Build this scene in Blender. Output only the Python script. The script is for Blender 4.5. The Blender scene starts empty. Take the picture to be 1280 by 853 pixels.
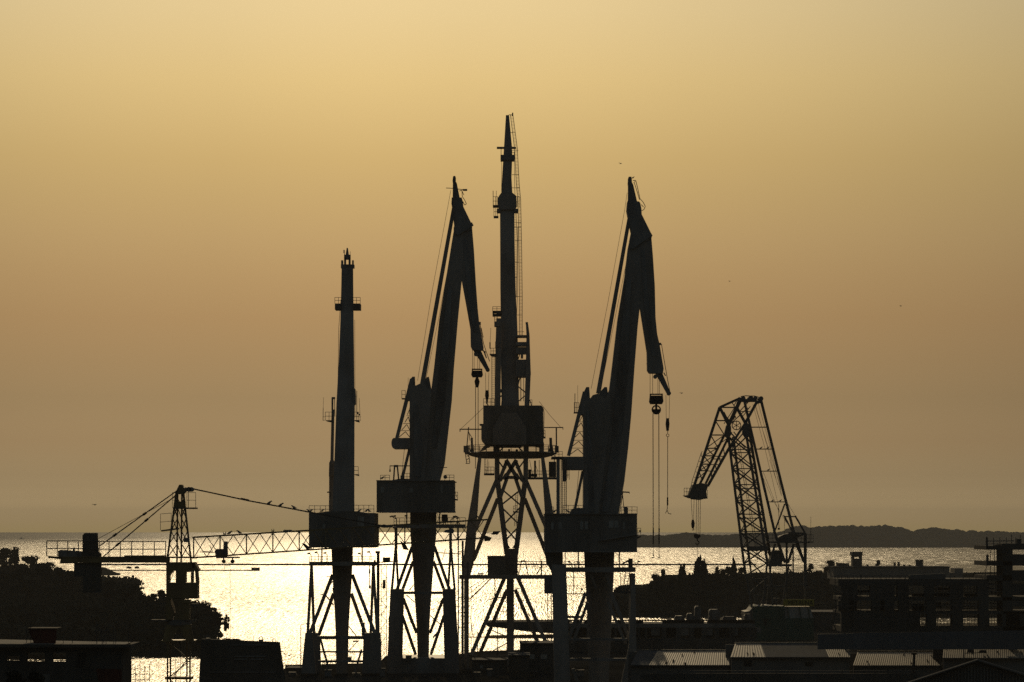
import bpy, bmesh, math, random
from mathutils import Vector, Matrix

# ---------------------------------------------------------------- camera, sky, sun, exposure
sc = bpy.context.scene
COL = sc.collection
F, CX, HY, H = 3556.0, 640.0, 664.0, 22.0       # a 100 mm lens 22 m above the water
cam = bpy.data.cameras.new('camera')
cam_ob = bpy.data.objects.new('camera', cam); COL.objects.link(cam_ob); sc.camera = cam_ob
cam.sensor_width = 36; cam.lens = 100; cam.shift_y = (HY - 426.5)/1280
cam.clip_start = 1; cam.clip_end = 120000
cam_ob.location = (0, 0, H); cam_ob.rotation_euler = (math.pi/2, 0, 0)

SUN_EL, SUN_AZ = math.radians(13.5), math.radians(-2.5)     # ahead of the camera, just above the frame
world = bpy.data.worlds.new("World"); sc.world = world; world.use_nodes = True
nt = world.node_tree; N = nt.nodes; L = nt.links
bg = N['Background']
sky = N.new('ShaderNodeTexSky'); sky.sky_type = 'NISHITA'; sky.sun_disc = False
sky.sun_elevation = SUN_EL; sky.sun_rotation = SUN_AZ
sky.dust_density = 3; sky.air_density = 1; sky.ozone_density = 1
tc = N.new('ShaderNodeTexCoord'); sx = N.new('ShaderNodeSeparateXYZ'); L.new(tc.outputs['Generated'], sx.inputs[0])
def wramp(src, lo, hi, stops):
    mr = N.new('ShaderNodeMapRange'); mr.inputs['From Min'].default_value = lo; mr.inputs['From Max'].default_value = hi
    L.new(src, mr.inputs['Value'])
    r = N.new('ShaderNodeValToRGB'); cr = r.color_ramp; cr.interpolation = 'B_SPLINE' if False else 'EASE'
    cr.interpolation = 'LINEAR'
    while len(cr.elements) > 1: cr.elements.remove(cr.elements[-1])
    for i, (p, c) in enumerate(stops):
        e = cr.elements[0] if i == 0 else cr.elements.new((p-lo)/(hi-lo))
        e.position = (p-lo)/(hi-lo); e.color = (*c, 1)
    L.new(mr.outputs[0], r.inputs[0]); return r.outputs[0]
# dusty evening air: the clear-air sky is dimmed and warmed by height; overhead it is raised as added fill for dark fronts
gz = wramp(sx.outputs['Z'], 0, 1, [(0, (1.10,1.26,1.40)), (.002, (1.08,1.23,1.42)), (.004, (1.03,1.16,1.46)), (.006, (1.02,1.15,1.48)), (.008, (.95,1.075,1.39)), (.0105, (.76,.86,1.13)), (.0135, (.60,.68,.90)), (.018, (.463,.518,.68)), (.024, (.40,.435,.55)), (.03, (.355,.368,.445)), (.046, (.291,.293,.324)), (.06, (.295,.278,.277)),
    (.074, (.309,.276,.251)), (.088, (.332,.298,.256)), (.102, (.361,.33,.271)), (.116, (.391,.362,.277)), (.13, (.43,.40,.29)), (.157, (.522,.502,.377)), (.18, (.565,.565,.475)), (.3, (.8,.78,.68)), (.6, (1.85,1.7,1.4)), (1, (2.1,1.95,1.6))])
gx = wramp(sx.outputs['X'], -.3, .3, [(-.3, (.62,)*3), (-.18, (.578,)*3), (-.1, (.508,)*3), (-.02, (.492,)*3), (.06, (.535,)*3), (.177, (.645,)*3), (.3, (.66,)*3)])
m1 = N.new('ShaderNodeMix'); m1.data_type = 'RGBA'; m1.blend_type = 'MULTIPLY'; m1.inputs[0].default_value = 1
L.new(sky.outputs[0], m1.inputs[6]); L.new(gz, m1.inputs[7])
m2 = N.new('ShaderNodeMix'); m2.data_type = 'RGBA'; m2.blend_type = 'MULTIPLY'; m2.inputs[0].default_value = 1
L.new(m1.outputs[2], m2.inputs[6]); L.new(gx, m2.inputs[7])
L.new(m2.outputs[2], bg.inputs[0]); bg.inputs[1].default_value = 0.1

sun = bpy.data.lights.new('sun', 'SUN'); sun.energy = 2.5; sun.angle = math.radians(0.53); sun.color = (1, .77, .46)
sun_ob = bpy.data.objects.new('sun', sun); COL.objects.link(sun_ob); sun_ob.location = (-20, 1000, 260)
sd = Vector((math.sin(SUN_AZ)*math.cos(SUN_EL), math.cos(SUN_AZ)*math.cos(SUN_EL), math.sin(SUN_EL)))
sun_ob.rotation_euler = sd.to_track_quat('Z', 'Y').to_euler()
vs = sc.view_settings; vs.view_transform = 'Standard'; vs.look = 'None'; vs.gamma = 1; vs.use_curve_mapping = False
vs.exposure = -1.5
sc.render.engine = 'CYCLES'
sc.cycles.max_bounces = 5; sc.cycles.volume_bounces = 1; sc.cycles.transparent_max_bounces = 8
sc.cycles.use_denoising = False
sc.cycles.sample_clamp_indirect = 4
BUMP, RG0, RG1, IORW = 1.05, .352, .075, 1.11
def mesh_obj(name, verts, faces, mat):
    me = bpy.data.meshes.new(name); me.from_pydata(verts, [], faces); me.materials.append(mat)
    o = bpy.data.objects.new(name, me); COL.objects.link(o); return o

# ---------------------------------------------------------------- water and haze
def water_mat():
    m = bpy.data.materials.new('sea_water'); m.use_nodes = True; t = m.node_tree; n = t.nodes; l = t.links
    b = n['Principled BSDF']; b.inputs['Base Color'].default_value = (.012,.016,.014,1); b.inputs['IOR'].default_value = 1.33
    tcn = n.new('ShaderNodeTexCoord')
    def noise(sxx, sy, scale, det, rough=.6, typ='FBM'):
        mp = n.new('ShaderNodeMapping'); mp.inputs['Scale'].default_value = (sxx, sy, 1); l.new(tcn.outputs['Object'], mp.inputs[0])
        q = n.new('ShaderNodeTexNoise'); q.inputs['Scale'].default_value = scale; q.inputs['Detail'].default_value = det; q.inputs['Roughness'].default_value = rough
        l.new(mp.outputs[0], q.inputs['Vector']); return q.outputs[0]
    def math_(op, a, b_=None):
        q = n.new('ShaderNodeMath'); q.operation = op
        for i, v in enumerate((a, b_)):
            if v is None: continue
            if isinstance(v, (int, float)): q.inputs[i].default_value = v
            else: l.new(v, q.inputs[i])
        return q.outputs[0]
    sep = n.new('ShaderNodeSeparateXYZ'); l.new(tcn.outputs['Object'], sep.inputs[0])
    def rng(v, a0, a1, b0, b1, kind='LINEAR'):
        q = n.new('ShaderNodeMapRange'); q.interpolation_type = kind; l.new(v, q.inputs['Value'])
        for k, x in zip(('From Min','From Max','To Min','To Max'), (a0, a1, b0, b1)): q.inputs[k].default_value = x
        return q.outputs[0]
    off = rng(sep.outputs['Y'], 450, 6000, 0, 1)          # calm inshore, rougher towards the open sea
    off = math_('POWER', off, .45)
    # wavelets drawn out along the wind; short ones inshore, longer swell further out
    g0 = noise(1, .045, 4.2, 1, .5)
    g1 = noise(1, .022, 2.0, 1, .5)
    g2 = noise(1, .011, .9, 1, .5)
    y_ = sep.outputs['Y']
    k0 = rng(y_, 500, 900, 1, 0); k2 = rng(y_, 1000, 2000, 0, 1); k3 = rng(y_, 2500, 9000, 1, .3)
    k1 = math_('SUBTRACT', math_('SUBTRACT', 1, k0), k2)
    h = math_('ADD', math_('MULTIPLY', math_('MULTIPLY', g0, k0), .24), math_('ADD', math_('MULTIPLY', math_('MULTIPLY', g1, k1), .5), math_('MULTIPLY', math_('MULTIPLY', math_('MULTIPLY', g2, k2), k3), 1.1)))
    bp = n.new('ShaderNodeBump'); bp.inputs['Strength'].default_value = 1; bp.inputs['Distance'].default_value = BUMP
    l.new(h, bp.inputs['Height']); l.new(bp.outputs[0], b.inputs['Normal'])
    l.new(math_('ADD', math_('MULTIPLY', off, RG1), RG0), b.inputs['Roughness'])
    b.inputs['IOR'].default_value = IORW
    return m
wm = water_mat()
R = 45000
water = mesh_obj('water', [(-R,-2000,0),(R,-2000,0),(R,R,0),(-R,R,0)], [(0,1,2,3)], wm); water['kind'] = 'structure'

hm = bpy.data.materials.new('haze_air'); hm.use_nodes = True; t = hm.node_tree; t.nodes.remove(t.nodes['Principled BSDF'])
pv = t.nodes.new('ShaderNodeVolumePrincipled'); pv.inputs['Color'].default_value = (.93,.90,.84,1); pv.inputs['Density'].default_value = 1.2e-4
pv.inputs['Anisotropy'].default_value = 0.0
t.links.new(pv.outputs[0], t.nodes['Material Output'].inputs['Volume'])
X0, X1, Y0, Y1, Z0, Z1 = -3000, 3000, -60, 9000, -1.0, 92.0
hv = [(x,y,z) for z in (Z0,Z1) for y in (Y0,Y1) for x in (X0,X1)]
haze = mesh_obj('haze', hv, [(0,2,3,1),(4,5,7,6),(0,1,5,4),(2,6,7,3),(0,4,6,2),(1,3,7,5)], hm); haze['kind'] = 'stuff'; haze['label'] = 'thin warm evening haze over the harbour and the sea'
# ---------------------------------------------------------------- helpers
random.seed(7)
WL = {}
def P(x, y, D, d=0.0):
    "a point that the photograph shows at (x, y), D metres away; d moves it further back"
    s = D/F; return Vector(((x-CX)*s, D+d, H-(y-HY)*s))
class MB:
    def __init__(s): s.v = []; s.f = []
    def add(s, vs, fs):
        n = len(s.v); s.v += [Vector(v) for v in vs]; s.f += [tuple(i+n for i in f) for f in fs]; return s
    def box(s, a, b):
        x0,x1 = sorted((a[0],b[0])); y0,y1 = sorted((a[1],b[1])); z0,z1 = sorted((a[2],b[2]))
        return s.add([(x0,y0,z0),(x1,y0,z0),(x1,y1,z0),(x0,y1,z0),(x0,y0,z1),(x1,y0,z1),(x1,y1,z1),(x0,y1,z1)],
                     [(3,2,1,0),(4,5,6,7),(0,1,5,4),(1,2,6,5),(2,3,7,6),(3,0,4,7)])
    def bar(s, a, b, w, h=None, w2=None):
        a = Vector(a); b = Vector(b); t = b-a
        if t.length < 1e-6: return s
        t.normalize(); u = t.cross(Vector((0,1,0)))
        if u.length < .05: u = Vector((1,0,0))
        u.normalize(); v = t.cross(u).normalized(); h = h or w; w2 = w2 or w; h2 = h*w2/w
        vs = [a+u*w/2*i+v*h/2*j for i,j in ((-1,-1),(1,-1),(1,1),(-1,1))] + [b+u*w2/2*i+v*h2/2*j for i,j in ((-1,-1),(1,-1),(1,1),(-1,1))]
        return s.add(vs, [(3,2,1,0),(4,5,6,7),(0,1,5,4),(1,2,6,5),(2,3,7,6),(3,0,4,7)])
    def tube(s, a, b, r, n=6, r2=None):
        a = Vector(a); b = Vector(b); t = b-a
        if t.length < 1e-6: return s
        t.normalize(); u = t.cross(Vector((0,1,0)))
        if u.length < .05: u = Vector((1,0,0))
        u.normalize(); v = t.cross(u).normalized(); r2 = r if r2 is None else r2
        c = [(math.cos(2*math.pi*k/n), math.sin(2*math.pi*k/n)) for k in range(n)]
        vs = [a+u*r*p+v*r*q for p,q in c] + [b+u*r2*p+v*r2*q for p,q in c]
        return s.add(vs, [(k,(k+1)%n,n+(k+1)%n,n+k) for k in range(n)] + [tuple(range(n-1,-1,-1)), tuple(range(n,2*n))])
    def path(s, pts, r, n=5):
        for a, b in zip(pts, pts[1:]): s.tube(a, b, r, n)
        return s
    def prism(s, pts, y0, y1):
        "an outline in the x-z plane given its thickness"
        n = len(pts)
        return s.add([(p[0],y0,p[1]) for p in pts]+[(p[0],y1,p[1]) for p in pts],
                     [tuple(range(n)), tuple(range(2*n-1,n-1,-1))]+[(k,n+k,n+(k+1)%n,(k+1)%n) for k in range(n)])
    def each(s, name, mat, parent):
        "every shape drawn so far becomes a part of its own"
        ids = list(range(len(s.v))); fs = s.f
        par = {i: i for i in ids}
        def find(i):
            while par[i] != i: par[i] = par[par[i]]; i = par[i]
            return i
        for f in fs:
            for i in f[1:]: par[find(i)] = find(f[0])
        grp = {}
        for f in fs: grp.setdefault(find(f[0]), []).append(f)
        for k, ff in grp.items():
            used = sorted({i for f in ff for i in f}); mp = {i: n for n, i in enumerate(used)}; m_ = MB(); m_.v = [s.v[i] for i in used]; m_.f = [tuple(mp[i] for i in f) for f in ff]; o = m_.build(name, mat, parent)
        return o
    def build(s, name, mat, parent=None, smooth=False):
        if parent is None:
            xs = [v.x for v in s.v]; ys = [v.y for v in s.v]; o0 = Vector(((min(xs)+max(xs))/2, (min(ys)+max(ys))/2, min(v.z for v in s.v)))
        else: o0 = WL[parent.name]
        me = bpy.data.meshes.new(name); me.from_pydata([v-o0 for v in s.v], [], s.f)
        me.materials.append(mat)
        bm = bmesh.new(); bm.from_mesh(me); bmesh.ops.recalc_face_normals(bm, faces=bm.faces); bm.to_mesh(me); bm.free()
        if smooth:
            for p in me.polygons: p.use_smooth = True
        o = bpy.data.objects.new(name, me); COL.objects.link(o)
        if parent is None: o.location = o0
        else: o.parent = parent
        WL[o.name] = o0; return o
def tag(o, label=None, cat=None, group=None, kind=None):
    for k, v in (('label',label),('category',cat),('group',group),('kind',kind)):
        if v: o[k] = v
    return o
def thing(name, label, cat, loc, group=None):
    o = bpy.data.objects.new(name, None); COL.objects.link(o); o.location = loc; o.empty_display_size = 1; WL[o.name] = Vector(loc)
    return tag(o, label, cat, group)
class Pen:
    "draws in the upright plane D metres away, in photograph pixels turned into metres there"
    def __init__(s, D): s.D = D; s.s = D/F
    def p(s, x, y, d=0.0): return P(x, y, s.D+d)
    def bar(s, mb, x0, y0, x1, y1, w, d0=0.0, d1=None, dep=None, w2=None):
        if d1 is None: d1 = d0
        return mb.bar(s.p(x0,y0,d0), s.p(x1,y1,d1), w*s.s, dep, w2*s.s if w2 else None)
    def rect(s, mb, x0, y0, x1, y1, d0, d1):
        a = s.p(x0,y0,min(d0,d1)); b = s.p(x1,y1,min(d0,d1)); b.y = s.D+max(d0,d1); return mb.box(a, b)
    def poly(s, mb, pts, d0, d1):
        q = [s.p(x,y,min(d0,d1)) for x,y in pts]; return mb.prism([(v.x,v.z) for v in q], s.D+d0, s.D+d1)
    def line(s, mb, pts, w=.8, d=0.0, n=5):
        return mb.path([s.p(*(q if len(q) == 3 else (q[0],q[1],d))) for q in pts], w*s.s/2, n)
    def rail(s, mb, x0, x1, yb, yt, d0, d1, step=5, yb2=None, w=.55):
        "a railing round a platform: posts and two rails on the front and the back edge"
        yb2 = yb if yb2 is None else yb2; n = max(1, round(abs(x1-x0)/step)); h = yt-yb
        for d in (d0, d1):
            for k in range(n+1):
                x = x0+(x1-x0)*k/n; y = yb+(yb2-yb)*k/n; s.line(mb, [(x,y,d),(x,y+h,d)], w, n=4)
            for q in (.5, 1): s.line(mb, [(x0,yb+h*q,d),(x1,yb2+h*q,d)], w, n=4)
        for x, y in ((x0,yb),(x1,yb2)):
            for q in (.5, 1): s.line(mb, [(x,y+h*q,d0),(x,y+h*q,d1)], w, n=4)
        return mb
    def ladder(s, mb, a, b, width, rung=1.6, d=0.0, w=.6, dx=None):
        ax, ay = a; bx, by = b; L_ = math.hypot(bx-ax, by-ay); n = int(L_/rung)
        s.line(mb, [(ax,ay,d),(bx,by,d)], w, n=4); s.line(mb, [(ax+width,ay,d),(bx+width,by,d)], w, n=4)
        for k in range(n): 
            q = (k+.5)/n; x = ax+(bx-ax)*q; y = ay+(by-ay)*q; s.line(mb, [(x,y,d),(x+width,y,d)], .4, n=3)
        return mb
def mat(name, col, rough=.6, metal=0, var=.25, scale=.6, bump=0, col2=None, spec=None):
    m = bpy.data.materials.new(name); m.use_nodes = True; t = m.node_tree; n = t.nodes; l = t.links; b = n['Principled BSDF']
    b.inputs['Roughness'].default_value = rough; b.inputs['Metallic'].default_value = metal
    if spec is not None: b.inputs['Specular IOR Level'].default_value = spec
    tc_ = n.new('ShaderNodeTexCoord'); nz = n.new('ShaderNodeTexNoise'); nz.inputs['Scale'].default_value = scale; nz.inputs['Detail'].default_value = 6; nz.inputs['Roughness'].default_value = .65
    mp = n.new('ShaderNodeMapping'); mp.inputs['Scale'].default_value = (1,1,.35); l.new(tc_.outputs['Object'], mp.inputs[0]); l.new(mp.outputs[0], nz.inputs['Vector'])
    r = n.new('ShaderNodeValToRGB'); r.color_ramp.elements[0].position = .35; r.color_ramp.elements[1].position = .65
    c2 = col2 or tuple(c*(1-var*1.6) for c in col)
    r.color_ramp.elements[0].color = (*c2, 1); r.color_ramp.elements[1].color = (*[min(1,c*(1+var)) for c in col], 1)
    l.new(nz.outputs[0], r.inputs[0]); l.new(r.outputs[0], b.inputs['Base Color'])
    if bump:
        q = n.new('ShaderNodeBump'); q.inputs['Strength'].default_value = bump; q.inputs['Distance'].default_value = .05; l.new(nz.outputs[0], q.inputs['Height']); l.new(q.outputs[0], b.inputs['Normal'])
    return m
M = {
 'crane': mat('crane_paint', (.33,.305,.275), .7, 0, .12, .25, col2=(.20,.17,.14)),
 'crane2': mat('crane_paint_dark', (.26,.26,.25), .65, 0, .15, .3, col2=(.11,.10,.09)),
 'house': mat('machine_house_paint', (.20,.19,.17), .7, 0, .15, .3, col2=(.12,.11,.09)),
 'rig': mat('galvanised_steel', (.13,.12,.11), .85, 0, .2, 2, spec=.15),
 'cable': mat('wire_rope', (.07,.065,.06), .8, 0, .2, 5, spec=.2),
 'yellow': mat('faded_yellow_paint', (.27,.19,.065), .5, 0, .15, .6, col2=(.15,.09,.04)),
 'green': mat('green_paint', (.045,.10,.07), .8, 0, .15, .6),
 'signy': mat('sign_yellow', (.45,.36,.03), .6, 0, .1, 1),
 'red': mat('red_paint', (.12,.035,.025), .9, 0, .2, 1, col2=(.07,.025,.02), spec=.05),
 'black': mat('black_rubber', (.03,.03,.03), .9, 0, .2, 2, spec=.1),
 'lat': mat('dark_lattice_paint', (.13,.125,.115), .75, 0, .15, .4, spec=.2),
 'glass': mat('painted_light_glass', (.36,.36,.33), .35, 0, .2, 1),  # light showing through the windows is put into this pale base colour
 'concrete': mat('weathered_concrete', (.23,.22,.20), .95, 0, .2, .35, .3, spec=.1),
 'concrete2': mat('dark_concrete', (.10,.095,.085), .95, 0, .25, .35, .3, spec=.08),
 'ground': mat('quay_ground', (.045,.043,.038), 1, 0, .3, .08, 0, spec=0),
 'blue': mat('blue_grey_sheet', (.10,.115,.13), .6, 0, .15, .3),
 'wall': mat('grey_render', (.20,.185,.165), .9, 0, .2, .25, .2),
 'sheet': mat('fibre_cement_roof', (.36,.30,.22), .62, 0, .22, 1.1, col2=(.13,.105,.08), spec=.4),
 'rooft': mat('dull_roof_felt', (.10,.105,.11), .95, 0, .2, .4, spec=.1),
 'leaf': mat('pine_foliage', (.07,.07,.048), 1, 0, .35, .4, spec=0),
 'leaf2': mat('dark_foliage', (.055,.055,.04), 1, 0, .35, .4, spec=0),
 'bark': mat('bark', (.09,.07,.05), .9, 0, .3, 2),
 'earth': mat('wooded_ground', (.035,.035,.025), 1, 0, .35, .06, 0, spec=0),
 'gull': mat('gull_feathers', (.22,.21,.20), .8, 0, .2, 6),
 'slab': mat('roof_screed', (.30,.27,.23), .95, 0, .2, .8, spec=.15),
 'boot': mat('leg_paint', (.25,.24,.225), .7, 0, .15, .3, col2=(.16,.14,.12)),
 'white': mat('white_paint', (.6,.6,.57), .6, 0, .15, 1),
}
# small things used over and over
def gull(x, y, D, label, face=1, fly=False, k=1.0, group='gulls perched on the cranes', d=0.0):
    "a standing gull whose feet are at the pixel (x, y), or a flying one"
    c = P(x, y, D, d); mb = MB(); s = .62*k; ring = 8
    if fly:
        body = [(-.5,.02,.0),(-.3,.07,.02),(0,.11,.02),(.25,.09,.04),(.38,.06,.06),(.5,.01,.05)]; oz = 0
    else:
        body = [(-.62,.02,.22),(-.40,.06,.26),(-.12,.16,.36),(.14,.17,.48),(.26,.11,.62),(.34,.10,.74),(.42,.07,.76),(.56,.015,.73)]; oz = 0
    vs = []; fs = []
    for (u, r, z) in body:
        for q in range(ring):
            a = 2*math.pi*q/ring; vs.append(c+Vector((u*s*face, r*1.2*math.cos(a)*s, (z*(1 if fly else .86)+r*(1 if fly else 1.45)*math.sin(a)+oz)*s)))
    for i in range(len(body)-1):
        for q in range(ring): fs.append((i*ring+q, i*ring+(q+1)%ring, (i+1)*ring+(q+1)%ring, (i+1)*ring+q))
    fs += [tuple(range(ring)), tuple(range(len(vs)-ring, len(vs)))]
    mb.add(vs, fs)
    if fly:
        for sg in (-1, 1):
            w = [c+Vector(v)*s for v in ((.16*face,0,.1),(-.12*face,0,.1),(-.16*face,sg*.55,.34),(.12*face,sg*.55,.36),(-.2*face,sg*1.15,.16))]
            w2 = [v+Vector((sg*.0,0,.03)) for v in w]
            for v in w+w2: v.x += (v.y-c.y)*.75
            mb.add(w+w2, [(0,1,2,3),(3,2,4),(5,8,7,6),(8,9,7),(0,3,8,5),(3,4,9,8),(4,2,7,9),(2,1,6,7)])
    else:
        for sg in (-1, 1): mb.tube(c+Vector((0,sg*.05*s,0)), c+Vector((0,sg*.06*s,.30*s)), .018*s, 4)
    o = mb.build('gull', M['gull'], None, True); return tag(o, label, 'bird', group)
def lamp_part(pen, x0, y0, x1, y1, parent, d=0.0, post=None):
    "a floodlight: arm and head"
    mb = MB()
    if post: pen.line(mb, [(post[0],post[1],d),(x0,y0,d)], .8)
    pen.line(mb, [(x0,y0,d),(x1,y1,d)], .9)
    dx = 1 if x1 > x0 else -1
    pen.poly(mb, [(x1-1.6*dx,y1-1.2),(x1+2.2*dx,y1-.2),(x1+1.6*dx,y1+1.5),(x1-1.8*dx,y1+.6)], d-.25, d+.25)
    return mb.build('floodlight', M['rig'], parent)
def hook_mesh(mb, pen, x, y, h, d=0.0):
    "a single crane hook, h pixels tall, hanging from (x, y)"
    pts = [(x,y,d),(x,y+.35*h,d)]
    for k in range(8):
        a = math.radians(95-k*38); pts.append((x+.26*h*math.cos(a), y+.65*h-.26*h*math.sin(a), d))
    pen.line(mb, pts, .13*h+.4)
# ---------------------------------------------------------------- the harbour cranes
Z0_ = 2.0
def new(): return MB()
def box_windows(pen, parent, spots, d, name='window'):
    for (x0,y0,x1,y1) in spots:
        mb = MB(); pen.rect(mb, x0, y0, x1, y1, d-.04, d+.06); mb.build(name, M['glass'], parent)

def crane_a():
    pen = Pen(400); b = pen.bar
    root = thing('harbour_crane', 'shortest of the upright harbour cranes, its single jib seen end on above a square house', 'crane', pen.p(428,842), 'slewing harbour cranes')
    # jib seen from the front, leaning away
    mb = MB(); s = pen.s
    def sect(rows):
        vs = []; fs = []
        for (x0,x1,y,d0,d1) in rows: vs += [pen.p(x0,y,d0), pen.p(x1,y,d0), pen.p(x1,y,d1), pen.p(x0,y,d1)]
        for k in range(len(rows)-1):
            for q in range(4): fs.append((4*k+q, 4*k+(q+1)%4, 4*k+4+(q+1)%4, 4*k+4+q))
        fs += [(3,2,1,0), tuple(4*(len(rows)-1)+q for q in range(4))]
        return vs, fs
    mb.add(*sect([(415.5,443,641,-1,3),(416.5,443,610,-.4,3.6),(417.5,443,590,0,4),(420.5,443.2,505,3,6.6),(423.5,442.6,450,5,8),(425.5,442,400,7,9),(426.5,441.6,360,8.5,10),(427,441.4,332,9.4,10.6)]))
    jib = mb.build('jib', M['crane'], root)
    mb = MB(); pen.rect(mb,426.3,331,428.8,325.5,9.6,10.2); pen.rect(mb,440,331,442,325.5,9.6,10.2); pen.rect(mb,426,335,442.6,330.6,9.3,10.7)
    for x in (430,431.4): pass
    pen.rect(mb,430,331,432.4,322,9.7,10.4); pen.rect(mb,435.6,331,438,322,9.7,10.4); pen.rect(mb,430,324.5,438,318.5,9.7,10.4)
    pen.poly(mb,[(432,319),(436,319),(434.7,310),(433.3,310)],9.8,10.2); pen.rect(mb,429.3,312.5,430.7,316.5,9.9,10.1); pen.line(mb,[(430,316,10),(431.5,321,10)],.8); pen.line(mb,[(437.6,319,10),(437.9,314.5,10)],.6)
    mb.build('jib_head', M['crane2'], jib)
    mb = MB(); pen.line(mb,[(426,375,8),(423.4,410,7),(422.5,470,5),(421.4,500,4)],.6); pen.line(mb,[(443.4,400,8),(443.8,520,3)],.5); mb.build('hoist_rope', M['cable'], jib)
    mb = MB(); pen.poly(mb,[(441,484),(443.4,486),(444,495),(444,505),(441,507)],3,5.5); mb.build('bracket', M['crane2'], jib)
    for (x0,x1,y0,y1,rt) in ((418.5,427.5,379.5,387,372),(441,450.3,379.5,387,372)):
        mb = MB(); pen.rect(mb,x0,y0,x1,y1,7.2,9.8); pen.rail(mb,x0,x1,y0,rt,7.2,9.8,4.4); mb.build('platform', M['rig'], jib)
    for (x0,x1,y,rt,dd) in ((406.6,416,525.5,515.3,2),(442.5,448.4,525.5,515.3,2),(442.5,447.8,593,583.5,0)):
        mb = MB(); pen.poly(mb,[(x0,y),(x1,y),(x1,y+2.2 if x0 > 430 else y+2.6),(x0+1.2,y+1)],dd,dd+2.4); pen.rail(mb,x0,x1,y,rt,dd,dd+2.4,6)
        if y < 530:
            xo = 403.4 if x0 < 430 else 451; pen.line(mb,[(xo,515.3+6,dd),(x0,521.3,dd)],.5); pen.line(mb,[(xo,y,dd),(x0,y,dd)],.5)
        mb.build('platform', M['rig'], jib)
    mb = MB(); pen.line(mb,[(403.8,526,2),(404,510,2)],.8); pen.line(mb,[(404,510,2),(404.4,497,2)],.4); pen.line(mb,[(446,525,2),(446,488.5,2)],.8); pen.line(mb,[(450.4,526,2),(449,498,2)],.5); pen.rect(mb,445.6,515.5,447.6,518,1.8,2.3); pen.rect(mb,448.4,517.5,450,519.5,1.8,2.3)
    mb.each('antenna', M['rig'], jib)
    # luffing mast beside the jib
    mb = MB(); mb.add(*sect([(411,417.5,641,5,7),(411.4,417.5,597,5.2,7.2),(411,419,595,5,7.4),(411.4,419,579,5,7.4),(413,417,575,5.4,7.2),(414.4,418,512,6.4,7.4)]))
    b(mb,415.4,513,415.5,498,2.2,7,7,.3); pen.rect(mb,414.5,496.5,418.6,499,6.8,7.4); pen.line(mb,[(418,498,7),(418.6,521,7)],.9); mb.build('mast', M['crane'], root)
    mb = MB(); pen.line(mb,[(413,622,4),(413,616,4),(409.6,615,4)],.8); pen.rect(mb,408.8,614.7,411.4,616.2,3.8,4.3); mb.build('floodlight', M['rig'], root)
    # machine house
    mb = MB(); pen.rect(mb,386,641.4,467.7,684,-6,6); pen.poly(mb,[(394,641.5),(410,639.3),(446,639.3),(460,641.5)],-4,4); house = mb.build('machine_house', M['house'], root)
    mb = MB(); pen.rect(mb,385.6,683.4,468.1,684.8,-6.2,6.2); mb.build('floor_beam', M['crane2'], house)
    mb = MB(); pen.rail(mb,386.4,414,641.2,632.4,-5.8,5.8,7,None); pen.rail(mb,442,467.3,641.2,631.8,-5.8,5.8,6.3); mb.build('railing', M['rig'], house)
    box_windows(pen, house, [(447,646,455,658),(403,655,406.5,662)], -6)
    for x in (396,408,420,432,444,456):
        mb = MB(); pen.rect(mb,x-.35,642,x+.35,683,-6.08,-6); mb.build('plate_seam', M['boot'], house)
    # slewing column, tapering downwards into the portal
    mb = MB(); n = 10; prof = [(414,441.3,684),(415,440.6,705),(416,439.4,730),(418,437.3,760),(419.4,435.6,790),(420.4,435.2,842)]
    vs = []; fs = []
    for (x0,x1,y) in prof:
        c = pen.p((x0+x1)/2,y,0); r = (x1-x0)/2*s
        for k in range(12): vs.append(c+Vector((r*math.cos(k*math.pi/6), r*math.sin(k*math.pi/6), 0)))
    for i in range(len(prof)-1):
        for k in range(12): fs.append((12*i+k,12*i+(k+1)%12,12*i+12+(k+1)%12,12*i+12+k))
    mb.add(vs, fs); mb.build('slewing_column', M['crane'], root, True)
    # portal
    mb = MB(); pen.rect(mb,386.3,702.4,469.5,707.4,-5,-3.8); pen.rect(mb,386.3,702.4,469.5,707.4,3.8,5); pen.rect(mb,386.3,703,388.5,706.4,-3.8,3.8); pen.rect(mb,467,703,469.5,706.4,-3.8,3.8); pen.rect(mb,409,702.8,446,706.8,-3.8,3.8)
    mb.build('portal_beam', M['crane'], root)
    mb = MB(); pen.rail(mb,386.6,415,702.4,696,-5,5,7); pen.rail(mb,441,469,702.4,696,-5,5,7); mb.build('railing', M['rig'], root)
    mb = MB()
    for x in (402.3,452.7): pen.rect(mb,x-.8,684.8,x+.8,702.4,-2.2,-2)
    mb.each('support_post', M['crane2'], root)
    for q in ((384.6,691.8),(393.6,690.4),(404.6,691.2),(447.6,691.8),(459.2,690)): lamp_part(pen, q[0]+4.4, q[1]+2.6, q[0]+1.4, q[1], root, -5, post=(q[0]+4.6, 702))
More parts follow.
